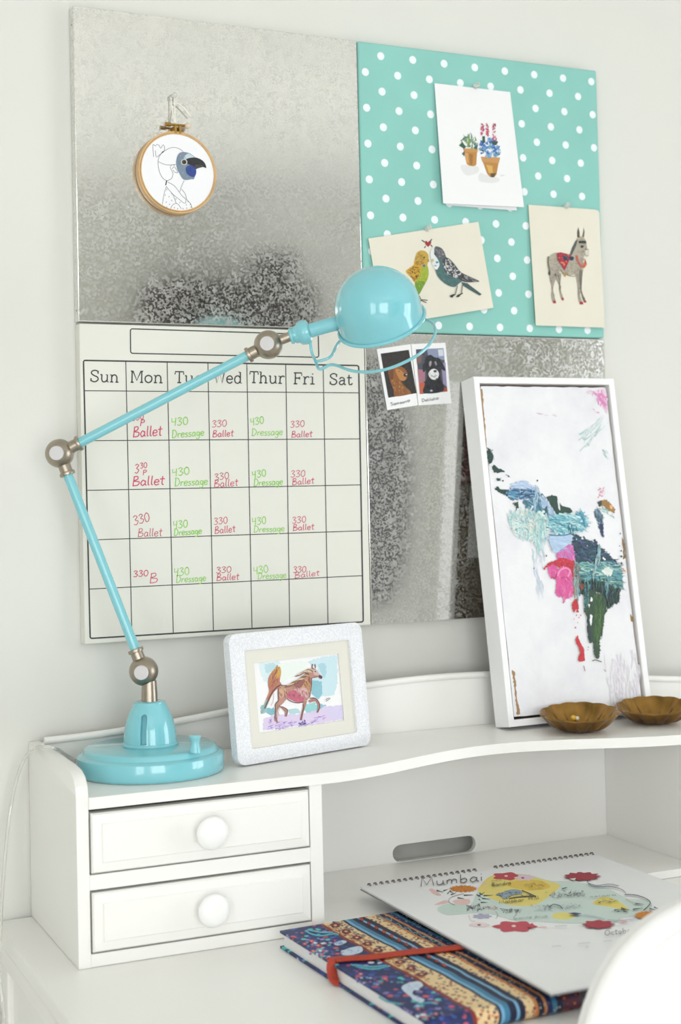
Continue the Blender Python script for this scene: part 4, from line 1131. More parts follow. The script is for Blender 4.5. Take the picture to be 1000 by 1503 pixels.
a.dabs([(380, 90), (560, 160), (720, 270), (780, 330), (700, 310), (560, 310), (420, 290)], [(30, 48, 84), (28, 68, 78), (58, 104, 122), (26, 34, 62), (84, 96, 142), (30, 56, 70), (40, 84, 92)], 150, 2, 14, 25, 50)
a.dabs(R8, [(120, 178, 180), (60, 118, 130), (178, 210, 202), (40, 84, 92), (150, 190, 160), (96, 156, 166), (48, 100, 104)], 170, 1.9, 15, 10, 35)
a.poly([(630, 370), (680, 345), (715, 370), (715, 410), (680, 425), (640, 400)], (222, 230, 222), jit=1.4, sub=1.0)
a.poly([(635, 262), (660, 285), (655, 295), (630, 280)], (230, 232, 236), jit=.4)
a.poly([(440, 490), (480, 480), (500, 500), (460, 540)], (150, 58, 44), jit=1, sub=1.2)
a.dabs(R9, [(36, 62, 44), (60, 96, 84), (34, 50, 76), (24, 40, 36), (44, 84, 88)], 110, 2, 13, 82, 20)
RG = [(490, 560), (540, 540), (620, 570), (660, 620), (670, 700), (640, 760), (640, 840), (610, 960), (612, 1050), (600, 1095), (575, 1090), (560, 1050), (555, 960), (530, 970), (510, 900), (505, 760), (480, 690)]
a.poly(RG, (38, 68, 46), jit=1.2, sub=1.2)
a.poly([(570, 600), (640, 620), (645, 720), (625, 850), (600, 960), (580, 940), (565, 800)], (54, 92, 42), jit=1.4, sub=1.2)
a.dabs([(560, 580), (650, 620), (640, 760), (605, 980), (570, 960)], [(60, 102, 44), (44, 78, 40), (34, 60, 42), (74, 112, 52)], 80, 2, 18, 88, 10)
a.poly([(505, 740), (520, 760), (540, 930), (525, 965), (512, 880)], (28, 50, 58), jit=.8, sub=1.2)
for r in ([(530, 730), (548, 745), (540, 825), (526, 800)], [(535, 590), (550, 600), (545, 630), (530, 622)], [(515, 650), (530, 655), (522, 680)]): a.poly(r, (234, 236, 238), jit=.6, sub=1)
a.dabs([(580, 110), (610, 160), (612, 240), (600, 330), (570, 440), (555, 430), (570, 330), (590, 230), (595, 170)], [(134, 170, 176), (170, 198, 200), (96, 140, 150)], 30, 2, 22, 97, 8)
a.dabs([(402, 340), (440, 345), (442, 560), (430, 610), (402, 605)], [(110, 150, 156), (140, 176, 178), (70, 110, 110), (150, 120, 100)], 36, 2, 24, 89, 5)
a.dabs([(475, 490), (525, 480), (520, 600), (500, 690), (482, 690), (490, 560)], [(70, 120, 122), (96, 148, 148), (48, 92, 96)], 26, 2, 20, 92, 6)
a.dabs([(655, 470), (688, 450), (680, 560), (668, 600)], [(122, 164, 176), (90, 134, 140)], 12, 1.8, 16, 92, 6)
a.line([(548, 1112), (575, 1105), (625, 1120)], 1.1, (40, 46, 44)); a.line([(640, 1180), (658, 1200)], .6, (90, 90, 90))
for x, y, r in ((782, 215, 6), (785, 262, 7), (785, 318, 8), (775, 75, 5), (515, 1000, 4), (512, 1020, 3), (530, 960, 5), (72, 358, 4), (172, 256, 5), (128, 256, 3), (770, 176, 4), (780, 260, 5)): a.ell((x, y), r, r * 1.3, (52, 66, 60), jit=.3)
a.poly([(795, 350), (825, 385), (800, 385)], (206, 140, 70), jit=.5, sub=1); a.poly([(790, 110), (805, 160), (815, 200), (805, 190)], (150, 110, 70), jit=.5, sub=1)
a.build('dark_drip_strokes', pt, 'oil')
a = Art(cP, pn, .0015, ST).zoom(710, 640, 4.5455)
RP = [(480, 790), (520, 750), (570, 715), (592, 740), (608, 800), (605, 840), (540, 840), (490, 820)]
a.poly(RP, (206, 104, 172), jit=1.2, sub=1.2)
a.dabs(RP, [(226, 150, 204), (178, 150, 206), (190, 84, 156), (214, 110, 178)], 60, 1.8, 10, 70, 20)
a.zoom(770, 770, 5.5556)
a.poly([(245, 290), (300, 270), (360, 290), (408, 300), (400, 400), (395, 480), (350, 420), (300, 360), (250, 340), (190, 350), (160, 365), (185, 320)], (188, 40, 58), jit=1.6, sub=1.2)
a.dabs([(245, 290), (360, 290), (408, 310), (395, 440), (330, 350)], [(200, 44, 60), (170, 30, 50), (210, 60, 80)], 40, 1.8, 10, 30, 40)
RK = [(185, 340), (240, 330), (275, 360), (330, 345), (370, 370), (390, 440), (400, 520), (390, 590), (340, 600), (310, 640), (320, 590), (270, 590), (250, 560), (260, 450), (210, 430), (190, 390)]
a.poly(RK, (216, 86, 152), jit=1.4, sub=1.2)
a.dabs(RK, [(226, 110, 168), (204, 70, 140), (232, 140, 186), (214, 90, 156)], 90, 1.8, 10, 78, 25)
a.line([(265, 420), (290, 370), (335, 355), (368, 380), (350, 425)], 2.6, (234, 140, 186)); a.line([(215, 430), (245, 435), (262, 400)], 1.8, (180, 50, 110)); a.line([(290, 440), (330, 430), (370, 460)], 2, (196, 60, 124))
a.poly([(385, 640), (405, 605), (435, 605), (440, 720), (425, 720), (415, 690), (395, 725), (388, 690)], (190, 36, 48), jit=.9, sub=1.0)
a.poly([(410, 940), (430, 905), (445, 950), (480, 1010), (485, 1060), (490, 1115), (440, 1115), (435, 1095), (450, 1050), (440, 1000), (420, 975)], (196, 36, 50), jit=.8, sub=1.0)
a.line([(478, 1150), (490, 1195)], .8, (120, 40, 40))
for x, y, r in ((412, 840, 5), (440, 760, 4), (455, 740, 4), (430, 800, 3), (400, 770, 3), (420, 740, 4), (175, 255, 5), (160, 360, 8)): a.ell((x, y), r, r * 1.5, (206, 70, 110), jit=.3)
a.build('pink_and_red_strokes', pt, 'oil')

# ================================================================== SMALL HORSE PICTURE FRAME ON THE SHELF
HB = onZ(352, 1125, ZS + .0020)
HR = onZ(544, 1093, ZS + .0020)
he = (HR - HB).normalized()
hback = Vector((-he.y, he.x, 0))
lt = math.radians(5.6)
hup = hback * math.sin(lt) + Vector((0, 0, 1)) * math.cos(lt)
hn = he.cross(hup).normalized()
if hn.y > 0: hn = -hn
HW_, HH_, HD_ = (HR - HB).length + .004, .1785, .014
HO = HB - he * .002 + hn * -HD_ * 0                    # front lower left corner
hf = thing('photo_frame', HB + he * HW_ / 2, 'white pebbled photo frame with a trotting horse watercolour, standing on the hutch shelf', 'photo frame')
def Hp(x, z, d=0.0): return HO + he * x + hup * z + hn * d
def rr(x0, x1, z0, z1, r, d, n=7):
    o = []
    for cx, cz, t0 in ((x1 - r, z0 + r, -90), (x1 - r, z1 - r, 0), (x0 + r, z1 - r, 90), (x0 + r, z0 + r, 180)):
        for k in range(n + 1):
            t = math.radians(t0 + 90 * k / n)
            o.append(Hp(cx + r * math.cos(t), cz + r * math.sin(t), d))
    return o
def loc(px, py):
    v = onP(px, py, HO, hn) - HO
    return v.dot(he), v.dot(hup)
il, it_ = loc(358, 956), loc(513.5, 938)
ib, ir = loc(371, 1099.5), loc(524.5, 1075)
wx0_, wx1_ = (il[0] + ib[0]) / 2, (it_[0] + ir[0]) / 2
wz0_, wz1_ = (ib[1] + ir[1]) / 2, (il[1] + it_[1]) / 2
mk('frame', B().prism(rr(0, HW_, 0, HH_, .013, 0), -hn * HD_, [rr(wx0_, wx1_, wz0_, wz1_, .003, 0, 3)]), 'shagreen', hf, bevel=.0012, smooth=True)
mk('back_board', B().prism(rr(.006, HW_ - .006, .006, HH_ - .006, .01, -.009), -hn * .003), 'backing', hf)
ml = [loc(320 + x / 4.1667, 900 + y / 4.1667) for x, y in ((225, 305), (740, 248), (790, 655), (268, 732))]
mx0, mx1 = (ml[0][0] + ml[3][0]) / 2, (ml[1][0] + ml[2][0]) / 2
mz0, mz1 = (ml[2][1] + ml[3][1]) / 2, (ml[0][1] + ml[1][1]) / 2
mk('mat', B().prism([Hp(x, z, -.0035) for x, z in ((wx0_ - .003, wz0_ - .003), (wx1_ + .003, wz0_ - .003), (wx1_ + .003, wz1_ + .003), (wx0_ - .003, wz1_ + .003))], -hn * .0014,
                    [[Hp(x, z, -.0035) for x, z in ((mx0, mz0), (mx1, mz0), (mx1, mz1), (mx0, mz1))]]), 'mat_board', hf)
mk('sheet', B().prism([Hp(x, z, -.0052) for x, z in ((wx0_ - .003, wz0_ - .003), (wx1_ + .003, wz0_ - .003), (wx1_ + .003, wz1_ + .003), (wx0_ - .003, wz1_ + .003))], -hn * .0005), 'paper', hf)
est = B().prism([Hp(HW_ / 2 - .025, .13, -.0125), Hp(HW_ / 2 + .025, .13, -.0125), Hp(HW_ / 2 + .03, .13, -.0125)], -hn * .001)
foot = HO + he * HW_ / 2 + hback * .062
foot.z = ZS + .0012
mk('easel_leg', B().add([Hp(HW_ / 2 - .02, .12, -.0125), Hp(HW_ / 2 + .02, .12, -.0125), foot + he * .028, foot - he * .028,
                         Hp(HW_ / 2 - .02, .12, -.0145), Hp(HW_ / 2 + .02, .12, -.0145), foot + he * .028 + hback * .002, foot - he * .028 + hback * .002],
                        [(0, 1, 2, 3), (7, 6, 5, 4), (0, 4, 5, 1), (1, 5, 6, 2), (2, 6, 7, 3), (3, 7, 4, 0)]), 'backing', hf)
a = Art(Hp(0, 0, -.0052), hn, .0002, .000006).zoom(370, 950, 6.6667)
for r, c in (([(60, 160), (250, 140), (280, 170), (270, 300), (300, 420), (200, 420), (120, 330)], (214, 232, 236)), ([(120, 170), (210, 150), (240, 190), (160, 260), (130, 240)], (184, 216, 224)),
             ([(530, 140), (640, 110), (800, 80), (840, 90), (835, 350), (800, 470), (700, 480), (600, 470), (580, 300), (640, 200)], (200, 226, 234)), ([(580, 330), (680, 330), (690, 450), (640, 520), (585, 460)], (140, 192, 206)),
             ([(650, 170), (720, 150), (735, 260), (700, 300), (660, 230)], (170, 208, 220)), ([(250, 160), (560, 130), (520, 190), (420, 280), (300, 340), (270, 260)], (232, 240, 234)),
             ([(80, 570), (140, 570), (150, 640), (90, 650)], (150, 196, 200)), ([(150, 600), (210, 595), (240, 640), (200, 670), (150, 650)], (130, 182, 194)), ([(350, 610), (460, 600), (480, 640), (370, 660)], (180, 212, 216)),
             ([(520, 560), (620, 540), (650, 600), (620, 640), (540, 650), (515, 610)], (150, 206, 208)), ([(660, 560), (720, 560), (720, 600), (670, 600)], (150, 190, 206)),
             ([(110, 700), (260, 650), (420, 660), (560, 640), (720, 580), (890, 560), (895, 700), (700, 740), (480, 770), (260, 790), (110, 812)], (218, 204, 232)), ([(730, 590), (885, 570), (890, 690), (760, 700)], (214, 206, 236))):
    a.poly(r, c, jit=1.2, sub=2.5)
a.dabs([(110, 780), (300, 720), (520, 740), (740, 650), (740, 690), (500, 775), (200, 810)], [(168, 140, 210), (150, 118, 200), (190, 166, 222), (202, 180, 226)], 70, 1.8, 8, -12, 25)
a.dabs([(455, 740), (520, 715), (530, 750), (470, 770)], [(92, 70, 160), (70, 50, 140)], 16, 1.8, 4, 0, 90); a.dabs([(150, 720), (190, 700), (190, 740), (160, 745)], [(130, 100, 190)], 6, 1, 5, 70, 20)
BR, DB = (186, 138, 124), (104, 62, 62)
a.poly([(275, 200), (262, 190), (235, 198), (190, 245), (160, 300), (155, 370), (165, 430), (140, 500), (110, 580), (95, 650), (130, 600), (160, 540), (182, 490), (220, 430), (285, 372), (270, 330), (280, 260)], (186, 124, 96), smooth=True)
a.poly([(275, 200), (262, 190), (235, 198), (205, 235), (230, 300), (270, 300), (282, 250)], (206, 160, 74), smooth=True)
a.poly([(110, 580), (140, 510), (160, 540), (130, 600), (95, 650), (85, 620)], (150, 176, 170), smooth=True)
a.dabs([(165, 300), (230, 210), (265, 280), (230, 380), (170, 450)], [(150, 84, 80), (120, 70, 60), (214, 160, 90), (196, 110, 110)], 46, 1, 14, 110, 12)
a.line([(285, 368), (240, 390), (190, 450), (155, 520), (120, 600)], 1.6, DB); a.line([(210, 450), (205, 520), (185, 570)], .8, (196, 170, 190))
a.poly([(262, 385), (275, 375), (330, 372), (400, 368), (440, 345), (480, 300), (520, 255), (560, 240), (600, 225), (612, 205), (625, 220), (660, 268), (683, 283), (680, 308), (660, 306), (640, 288), (615, 294), (590, 300), (580, 330), (575, 380), (570, 430), (560, 490), (535, 520), (500, 535), (450, 545), (400, 525), (350, 500), (330, 512), (300, 550), (265, 580), (250, 610), (240, 660), (240, 700), (255, 740), (240, 738), (225, 725), (214, 720), (225, 660), (230, 600), (220, 560), (255, 530), (258, 470), (250, 420)], BR)
for q in ([(500, 530), (535, 525), (520, 580), (500, 640), (486, 715), (465, 714), (480, 640), (495, 580)], [(545, 525), (600, 495), (640, 520), (660, 570), (655, 605), (642, 642), (626, 634), (640, 600), (643, 575), (620, 527), (560, 542)], [(262, 578), (300, 580), (348, 615), (335, 680), (316, 676), (322, 636), (290, 602)]):
    a.poly(q, (170, 122, 116))
a.poly([(340, 450), (420, 420), (500, 480), (500, 530), (450, 542), (380, 515), (345, 490)], (196, 100, 124), smooth=True)
a.poly([(480, 400), (520, 330), (560, 300), (570, 400), (545, 440), (500, 430)], (206, 158, 116), smooth=True); a.poly([(270, 400), (320, 390), (320, 460), (280, 500), (262, 460)], (206, 168, 138), smooth=True); a.poly([(410, 410), (520, 400), (550, 470), (520, 500), (440, 440)], (214, 170, 172), smooth=True)
a.poly([(600, 230), (625, 222), (655, 266), (625, 275), (600, 262)], (206, 176, 172), smooth=True); a.poly([(650, 275), (683, 283), (680, 308), (655, 302)], (96, 58, 66), smooth=True)
for l, w, c in (([(255, 400), (252, 460), (255, 520), (225, 560), (228, 620), (220, 700)], 1.2, DB), ([(340, 505), (380, 530), (440, 545), (500, 536)], 1.2, DB), ([(285, 372), (340, 374), (400, 366), (450, 345)], 1.1, DB), ([(578, 300), (580, 350), (572, 420), (560, 490)], 1.1, DB),
                ([(590, 298), (618, 292), (640, 288)], 1, DB), ([(497, 560), (500, 600), (485, 660), (474, 712)], 1.1, DB), ([(560, 500), (610, 498), (645, 530), (660, 575), (652, 610), (636, 640)], 1.2, DB), ([(265, 580), (310, 590), (345, 618), (332, 676)], 1, DB), ([(588, 165), (585, 200), (600, 215)], 1.5, DB), ([(612, 165), (618, 205)], 1.3, DB), ([(610, 235), (622, 240)], 1.3, (40, 26, 30))): a.line(l, w, c)
a.dabs([(265, 390), (400, 372), (480, 320), (570, 330), (560, 480), (450, 535), (340, 490), (265, 520)], [(150, 92, 86), (206, 160, 140), (170, 110, 104), (216, 176, 160), (140, 84, 82)], 90, .8, 7, 70, 45)
a.dabs([(480, 330), (560, 290), (575, 330), (560, 430), (520, 400)], [(160, 104, 84), (214, 170, 120), (140, 88, 76)], 36, .8, 8, 80, 25)
a.dabs([(225, 560), (262, 540), (262, 600), (240, 730), (222, 715)], [(120, 76, 72), (200, 160, 150)], 20, .7, 8, 85, 12)
for k in range(12):
    x0, y0 = 600 - k * 12, 225 + k * 10
    a.line([(x0, y0), (x0 - 45, y0 + 5 - 20 * (k < 5)), (x0 - 85, y0 + 40 - 34 * (k < 5)), (x0 - 120 - 4 * k, y0 + 62 - 40 * (k < 5))], 1.3, random.choice([(206, 190, 150), (150, 100, 84), (120, 76, 70), (190, 160, 120), (226, 216, 190)]))
a.poly([(400, 370), (450, 345), (500, 310), (490, 370), (450, 395)], (150, 92, 90), smooth=True)
a.line([(715, 515), (735, 500), (760, 500)], .7, (60, 60, 70)); a.line([(715, 530), (740, 515), (755, 505)], .6, (60, 60, 70))
a.build('horse_watercolour', hf)

# ================================================================== JOINTED LAMP
LC = H(0.0585, -0.1425, ZS + .0004)
lang = math.radians(-29)
lu = Vector((math.cos(lang), math.sin(lang), 0))
lv = Vector((lu.y, -lu.x, 0))                          # across the arm plane, towards the viewer's side
if lv.y > 0: lv = -lv
lamp = thing('desk_lamp', LC, 'turquoise jointed metal desk lamp with nickel ball joints on the hutch shelf', 'lamp')
def lp(x, y): return onP(x, y, LC, lv)
Z3 = Vector((0, 0, 1))
base = mk('base', B().lathe(LC, Z3, [(0, .097), (.0015, .0985), (.004, .0995), (.019, .0995), (.0235, .0985), (.026, .0955), (.027, .0915), (.0285, .0905), (.0315, .090), (.0335, .0885), (.0345, .086), (.035, .0)], 96), 'teal', lamp, smooth=True)
mk('base_pad', B().lathe(LC - Z3 * .0003, Z3, [(0, .0972), (.0008, .0972)], 48), 'gap', lamp)
tb = B().lathe(LC + Z3 * .0345, Z3, [(0, .0375), (.0022, .0383), (.0045, .0375), (.005, .0362), (.012, .0357), (.022, .0345), (.032, .0322), (.042, .0288), (.050, .0252), (.055, .0222), (.0565, .0216), (.0585, .0212), (.0595, .0195), (.0598, 0)], 72)
bell = mk('bell', tb, 'teal', lamp, smooth=True)
cut = B()
vd = (CP - LC); vd.z = 0; vd.normalize()
for k in range(3):
    t = math.radians(15 + 120 * k)
    d = Matrix.Rotation(-t, 3, 'Z') @ vd
    sd = Vector((-d.y, d.x, 0))
    pts = []
    for i in range(13):
        w = math.pi * i / 12
        pts.append((.0042 * math.cos(w), .041 + .0042 * math.sin(w)))
    pts += [(-.0042, .006), (.0042, .006)]
    cut.prism([LC + Z3 * (.0345 + z) + d * .0275 - d * max(0, (z - .012)) * .30 + sd * x for x, z in pts], d * .02)
co = mk('cutter', cut, 'teal')
md = bell.modifiers.new('b', 'BOOLEAN')
md.object = co
md.operation = 'DIFFERENCE'
md.solver = 'EXACT'
bpy.context.view_layer.update()
dg = bpy.context.evaluated_depsgraph_get()
nm = bpy.data.meshes.new_from_object(bell.evaluated_get(dg))
bell.modifiers.clear()
bell.data = nm
nm.name = 'bell'
nm.set_sharp_from_angle(angle=math.radians(35))
bpy.data.objects.remove(co)
sw = onZ(287, 1103, ZS + .036)
mk('switch', B().lathe(sw - Z3 * .001, Z3, [(0, .0078), (.002, .0078), (.0055, .0068), (.011, .0056), (.0165, .0062), (.0195, .0078), (.0215, .0076), (.0225, .0055), (.0228, 0)], 24), 'teal', lamp, smooth=True)
J1, J2, J3 = lp(211, 985), lp(87.5, 665.5), lp(394, 506)
SK = lp(424, 494.5)
def sleeve(parent, J, d, L=.031):
    mk('sleeve', B().lathe(J, d, [(.012, .0088), (L - .004, .0086), (L - .0035, .0104), (L - .001, .0110), (L + .001, .0104), (L + .0012, .007)], 28), 'nickel', parent, smooth=True)
def joint(J, dirs):
    s = [( -.0198 * math.cos(math.pi * i / 16), max(1e-7, .0198 * math.sin(math.pi * i / 16))) for i in range(17)]
    o = mk('ball_joint', B().lathe(J, lv, s, 40), 'nickel', lamp, smooth=True, ang=60)
    for sgn in (1, -1):
        mk('cap', B().lathe(J, lv * sgn, [(.014, .0098), (.0190, .0098), (.0197, .0092), (.0200, 0)], 28), 'cap', o, smooth=True)
    for d in dirs: sleeve(o, J, d)
d12, d23 = (J2 - J1).normalized(), (J3 - J2).normalized()
d3s = (SK - J3).normalized()
joint(J1, [d12]); joint(J2, [-d12, d23]); joint(J3, [-d23])
mk('neck', B().lathe(LC + Z3 * .0935, Z3, [(0, .0112), (.012, .0108), (.028, .0098)], 28), 'nickel', lamp, smooth=True)
mk('arm', B().lathe(J1 + d12 * .026, d12, [(0, .0068), ((J2 - J1).length - .052, .0068)], 24), 'teal', lamp, smooth=True)
mk('arm', B().lathe(J2 + d23 * .026, d23, [(0, .0068), ((J3 - J2).length - .052, .0068)], 24), 'teal', lamp, smooth=True)
mk('head_stem', B().lathe(J3, d3s, [(.012, .0072), ((SK - J3).length + .004, .0066)], 24), 'nickel', lamp, smooth=True)
# socket and shade
N0, N1 = lp(410 + 62 / 4, 370 + 496 / 4), lp(410 + 345 / 4, 370 + 415 / 4)
dn = (N1 - N0).normalized()
def q4(x): return x / 4 / 1122.0
Ln = (N1 - N0).length
mk('socket', B().lathe(N0, dn, [(0, .0098), (.0015, .0112), (.004, .0112), (.0045, .0102), (.006, .0102), (.0065, .0118), (.0095, .0118), (.011, .0125), (.0145, .0158), (.0205, .0172), (.0265, .0160), (.0285, .0120), (.029, .0098), (Ln + .012, .0098)], 36), 'teal', lamp, smooth=True)
RC = lp(560.5, 474)
phi = math.radians(27)
vdir = (CP - RC).normalized()
sx_ = CR - vdir * CR.dot(vdir); sx_.normalize()
sy_ = (CD - vdir * CD.dot(vdir)); sy_.normalize()
A3 = (sx_ * -.285 + sy_ * -.959).normalized() * math.cos(phi) + vdir * math.sin(phi)
A3.normalize()
Rr = .0585
sk = .0215
prof = [(0, Rr)] + [(sk * i / 3, Rr) for i in range(1, 4)] + [(sk + Rr * math.sin(math.pi / 2 * i / 16), max(0.0, Rr * math.cos(math.pi / 2 * i / 16))) for i in range(1, 17)]
inn = [(h if h < sk else h - .0015 * (h - sk) / Rr, max(0.0, r - .0015)) for h, r in reversed(prof)]
sh = B()
sh.lathe(RC, A3, prof[:-1] + [(sk + Rr, 0)] , 72)
shade = mk('shade', B().lathe(RC, A3, [(sk + Rr - .0015, 0)] + [(h, r) for h, r in inn[1:]] + prof[:-1] + [(sk + Rr, 0)], 72), 'teal', lamp, smooth=True, ang=60)
e1 = A3.orthogonal().normalized(); e2 = A3.cross(e1)
mk('rim', B().tube([RC + (e1 * math.cos(2 * math.pi * i / 72) + e2 * math.sin(2 * math.pi * i / 72)) * (Rr + .0012) for i in range(72)], .0026, 10, True), 'teal', shade, smooth=True)
mk('bulb_holder', B().lathe(RC + A3 * .05, -A3, [(0, .014), (.022, .014), (.024, .012)], 24), 'paper', shade, smooth=True)
GC = RC - A3 * .034
def gp4(x, y): return onP(410 + x / 4, 370 + y / 4, GC, A3)
gw = [(232, 684), (262, 680), (300, 662), (345, 668), (400, 690), (470, 703), (550, 702), (640, 685), (740, 645), (820, 600), (880, 545), (912, 490), (917, 455), (900, 418), (868, 400)]
front = [gp4(*p) for p in gw]
# hidden rear half of the guard ring, completing the circle behind the shade
cc = gp4(567, 560)
pa, pb_ = front[-1] - cc, gp4(350, 530) - cc
ang0 = math.atan2(pa.dot(e2), pa.dot(e1)); ang1 = math.atan2(pb_.dot(e2), pb_.dot(e1))
pm = gp4(640, 420) - cc
am = math.atan2(pm.dot(e2), pm.dot(e1))
def unwrap(t, ref):
    while t - ref > math.pi: t -= 2 * math.pi
    while t - ref < -math.pi: t += 2 * math.pi
    return t
am = unwrap(am, ang0); ang1 = unwrap(ang1, am)
rear = []
for i in range(1, 10):
    t = ang0 + (ang1 - ang0) * i / 10
    r = pa.length + (pb_.length - pa.length) * i / 10
    rear.append(cc + (e1 * math.cos(t) + e2 * math.sin(t)) * r)
tail = [gp4(*p) for p in ((350, 530), (330, 562), (312, 600), (290, 622), (250, 636), (218, 642))]
stem = [lp(410 + 182 / 4, 370 + 535 / 4), lp(410 + 192 / 4, 370 + 590 / 4), gp4(213, 640)]
mk('guard_ring', B().tube(crom(stem + front + rear + tail, 5), .0021, 8), 'teal', lamp, smooth=True)
# clear cord
cl = [onZ(112, 1117, ZS + .008), onZ(100, 1110, ZS + .012), onX(84, 1100, -.066), onX(66, 1095.5, -.080), onX(50, 1099, -.088), onX(36, 1114, -.095), onX(24, 1145, -.104), onX(15, 1190, -.112), onX(9, 1240, -.121), onX(4, 1300, -.131), onX(1, 1350, -.141), onX(-1, 1420, -.150), onX(3, 1470, -.150), onX(6, 1510, -.150), onX(-6, 1620, -.155)]
mk('cord', B().tube(crom(cl, 8), .0024, 10), 'clear', lamp, smooth=True)
mk('cord_loop', B().tube(crom([onZ(108, 1112, ZS + .006), onZ(98, 1105, ZS + .008), onZ(88, 1099, ZS + .012)], 5), .0016, 8).tube(crom([onZ(107, 1108, ZS + .006), onZ(98, 1101, ZS + .008), onZ(90, 1097, ZS + .012)], 5), .0016, 8), 'clear', lamp, smooth=True)

# ================================================================== BRASS SHELL BOWLS
def bowl(c, R, Hh, nfl, rot, label):
    o = thing('brass_bowl', c, label, 'bowl', 'scalloped brass bowls')
    seg = nfl * 8
    cdir = math.atan2(CP.y - c.y, CP.x - c.x)            # the lip towards the room is the lower one
    def srf(off):
        prof = []
        for i in range(13):
            t = i / 12
            prof.append((.30 + .70 * t, (t ** 1.75)))
        vs = []
        for i, (r, h) in enumerate(prof):
            for k in range(seg):
                w = 2 * math.pi * k / seg
                f = abs(math.sin(nfl * w / 2))
                rr_ = R * r * (1 + .045 * f * h) * (1 + .06 * math.cos(w) ** 2 * h) - off
                z = Hh * h * (1 - .24 * math.cos(w + rot - cdir) * h) + off * .9 - .0042 * f * math.sin(math.pi * min(1, h * 1.1)) + .001 * f * h
                vs.append(Vector((c.x + rr_ * math.cos(w + rot), c.y + rr_ * math.sin(w + rot), c.z + z)))
        return vs
    vo, vi = srf(0), srf(.0022)
    n = 13
    b = B()
    fs = []
    for j in range(n - 1):
        for k in range(seg):
            l = (k + 1) % seg
            fs.append((j * seg + k, j * seg + l, (j + 1) * seg + l, (j + 1) * seg + k))
    N = len(vo)
    fi = [tuple(i + N for i in reversed(f)) for f in fs]
    rim = [((n - 1) * seg + k, (n - 1) * seg + (k + 1) % seg, N + (n - 1) * seg + (k + 1) % seg, N + (n - 1) * seg + k) for k in range(seg)]
    b.add(vo + vi, fs + fi + rim + [tuple(reversed(range(seg))), tuple(N + k for k in range(seg))])
    mk('dish', b, 'bowl', o, smooth=True, ang=50)
    return o
b1 = onZ(852, 1073, ZS) ; b1.z = ZS + .0006
b2 = onZ(962, 1061, ZS) ; b2.z = ZS + .0006
bowl(Vector((b1.x, b1.y, b1.z)), .0560, .0265, 13, math.radians(-22), 'scalloped brass bowl holding a tiny yellow bead and a pearl, before the painting')
bowl(Vector((b2.x, b2.y, b2.z)), .0560, .0250, 13, math.radians(-18), 'empty scalloped brass bowl beside the painting frame')
for dx, dy, r, mt, nm_, lb in ((0, 0, .0044, 'yellow', 'bead', 'tiny yellow bead lying in the brass bowl'), (10, 1, .0036, 'pearl', 'pearl', 'tiny white pearl lying in the brass bowl')):
    c = onZ(836 + dx, 1051 + dy, b1.z + .014)
    q_ = Vector((c.x - b1.x, c.y - b1.y, 0))
    if q_.length > .034: q_ *= .034 / q_.length
    c = Vector((b1.x + q_.x, b1.y + q_.y, b1.z + .0026 + .030 * max(0, (q_.length / .056 - .3) / .7) ** 1.75 + r))
    o = mk(nm_, B().lathe(c, Z3, [(-r * math.cos(math.pi * i / 10), r * math.sin(math.pi * i / 10)) for i in range(11)], 16), mt, smooth=True, origin=c - Z3 * r)
    tag(o, lb, 'bead')

# ================================================================== NOTEBOOK ON THE DESK
nb0 = Vector((0.163, -0.317, ZD))
nb = thing('notebook', (0.26, -0.51, ZD), 'notebook in blue patterned cloth with a red elastic band, lying under the picture calendar', 'notebook')
NW, NL, NTk = .196, .382, .0225
def nprof(z0, z1, inset):
    return None
# cover: lower board, rounded spine at the front, upper board (profile in y-z, swept along x)
pr_ = []
yb_, yf_ = nb0.y, nb0.y - NL
r = NTk / 2
tk = .0028
outer = [(yb_, ZD + NTk), (yf_ + r, ZD + NTk)] + [(yf_ + r - r * math.sin(math.pi * i / 12), ZD + .0003 + r + (r - .0003) * math.cos(math.pi * i / 12)) for i in range(1, 12)] + [(yf_ + r, ZD + .0003), (yb_, ZD + .0003)]
inner = [(yb_, ZD + .0003 + tk), (yf_ + r, ZD + .0003 + tk)] + [(yf_ + r - (r - tk) * math.sin(math.pi * i / 12), ZD + r - (r - tk) * math.cos(math.pi * i / 12)) for i in range(1, 12)] + [(yf_ + r, ZD + NTk - tk), (yb_, ZD + NTk - tk)]
mk('cover', B().prism([(nb0.x, y, z) for y, z in outer + inner], (NW, 0, 0)), 'cover', nb, smooth=True, bevel=.0009, origin=(nb0.x, nb0.y, ZD))
mk('page_block', B().prism([(nb0.x + .004, y, z) for y, z in ((yb_ - .004, ZD + .0003 + tk), (yf_ + r, ZD + .0003 + tk), (yf_ + tk + .001, ZD + r), (yf_ + r, ZD + NTk - tk), (yb_ - .004, ZD + NTk - tk))], (NW - .008, 0, 0)), 'pages', nb)
a = Art((0, 0, ZD + NTk), (0, 0, 1), .00015, .000003).zoom(400, 1340, 4.1667)
LBL, TQL, PKF = (196, 212, 228), (84, 176, 190), (206, 84, 106)
for r in ([(420, 240), (470, 215), (540, 205), (550, 235), (500, 255), (440, 260)], [(790, 460), (830, 430), (900, 420), (920, 450), (870, 470), (860, 500), (930, 530), (900, 550), (840, 510)], [(375, 185), (430, 168), (455, 180), (400, 200)]): a.poly(r, LBL, smooth=True); a.dabs(r, [(70, 100, 170), (120, 150, 200)], 12, 1.2, 6, 0, 60)
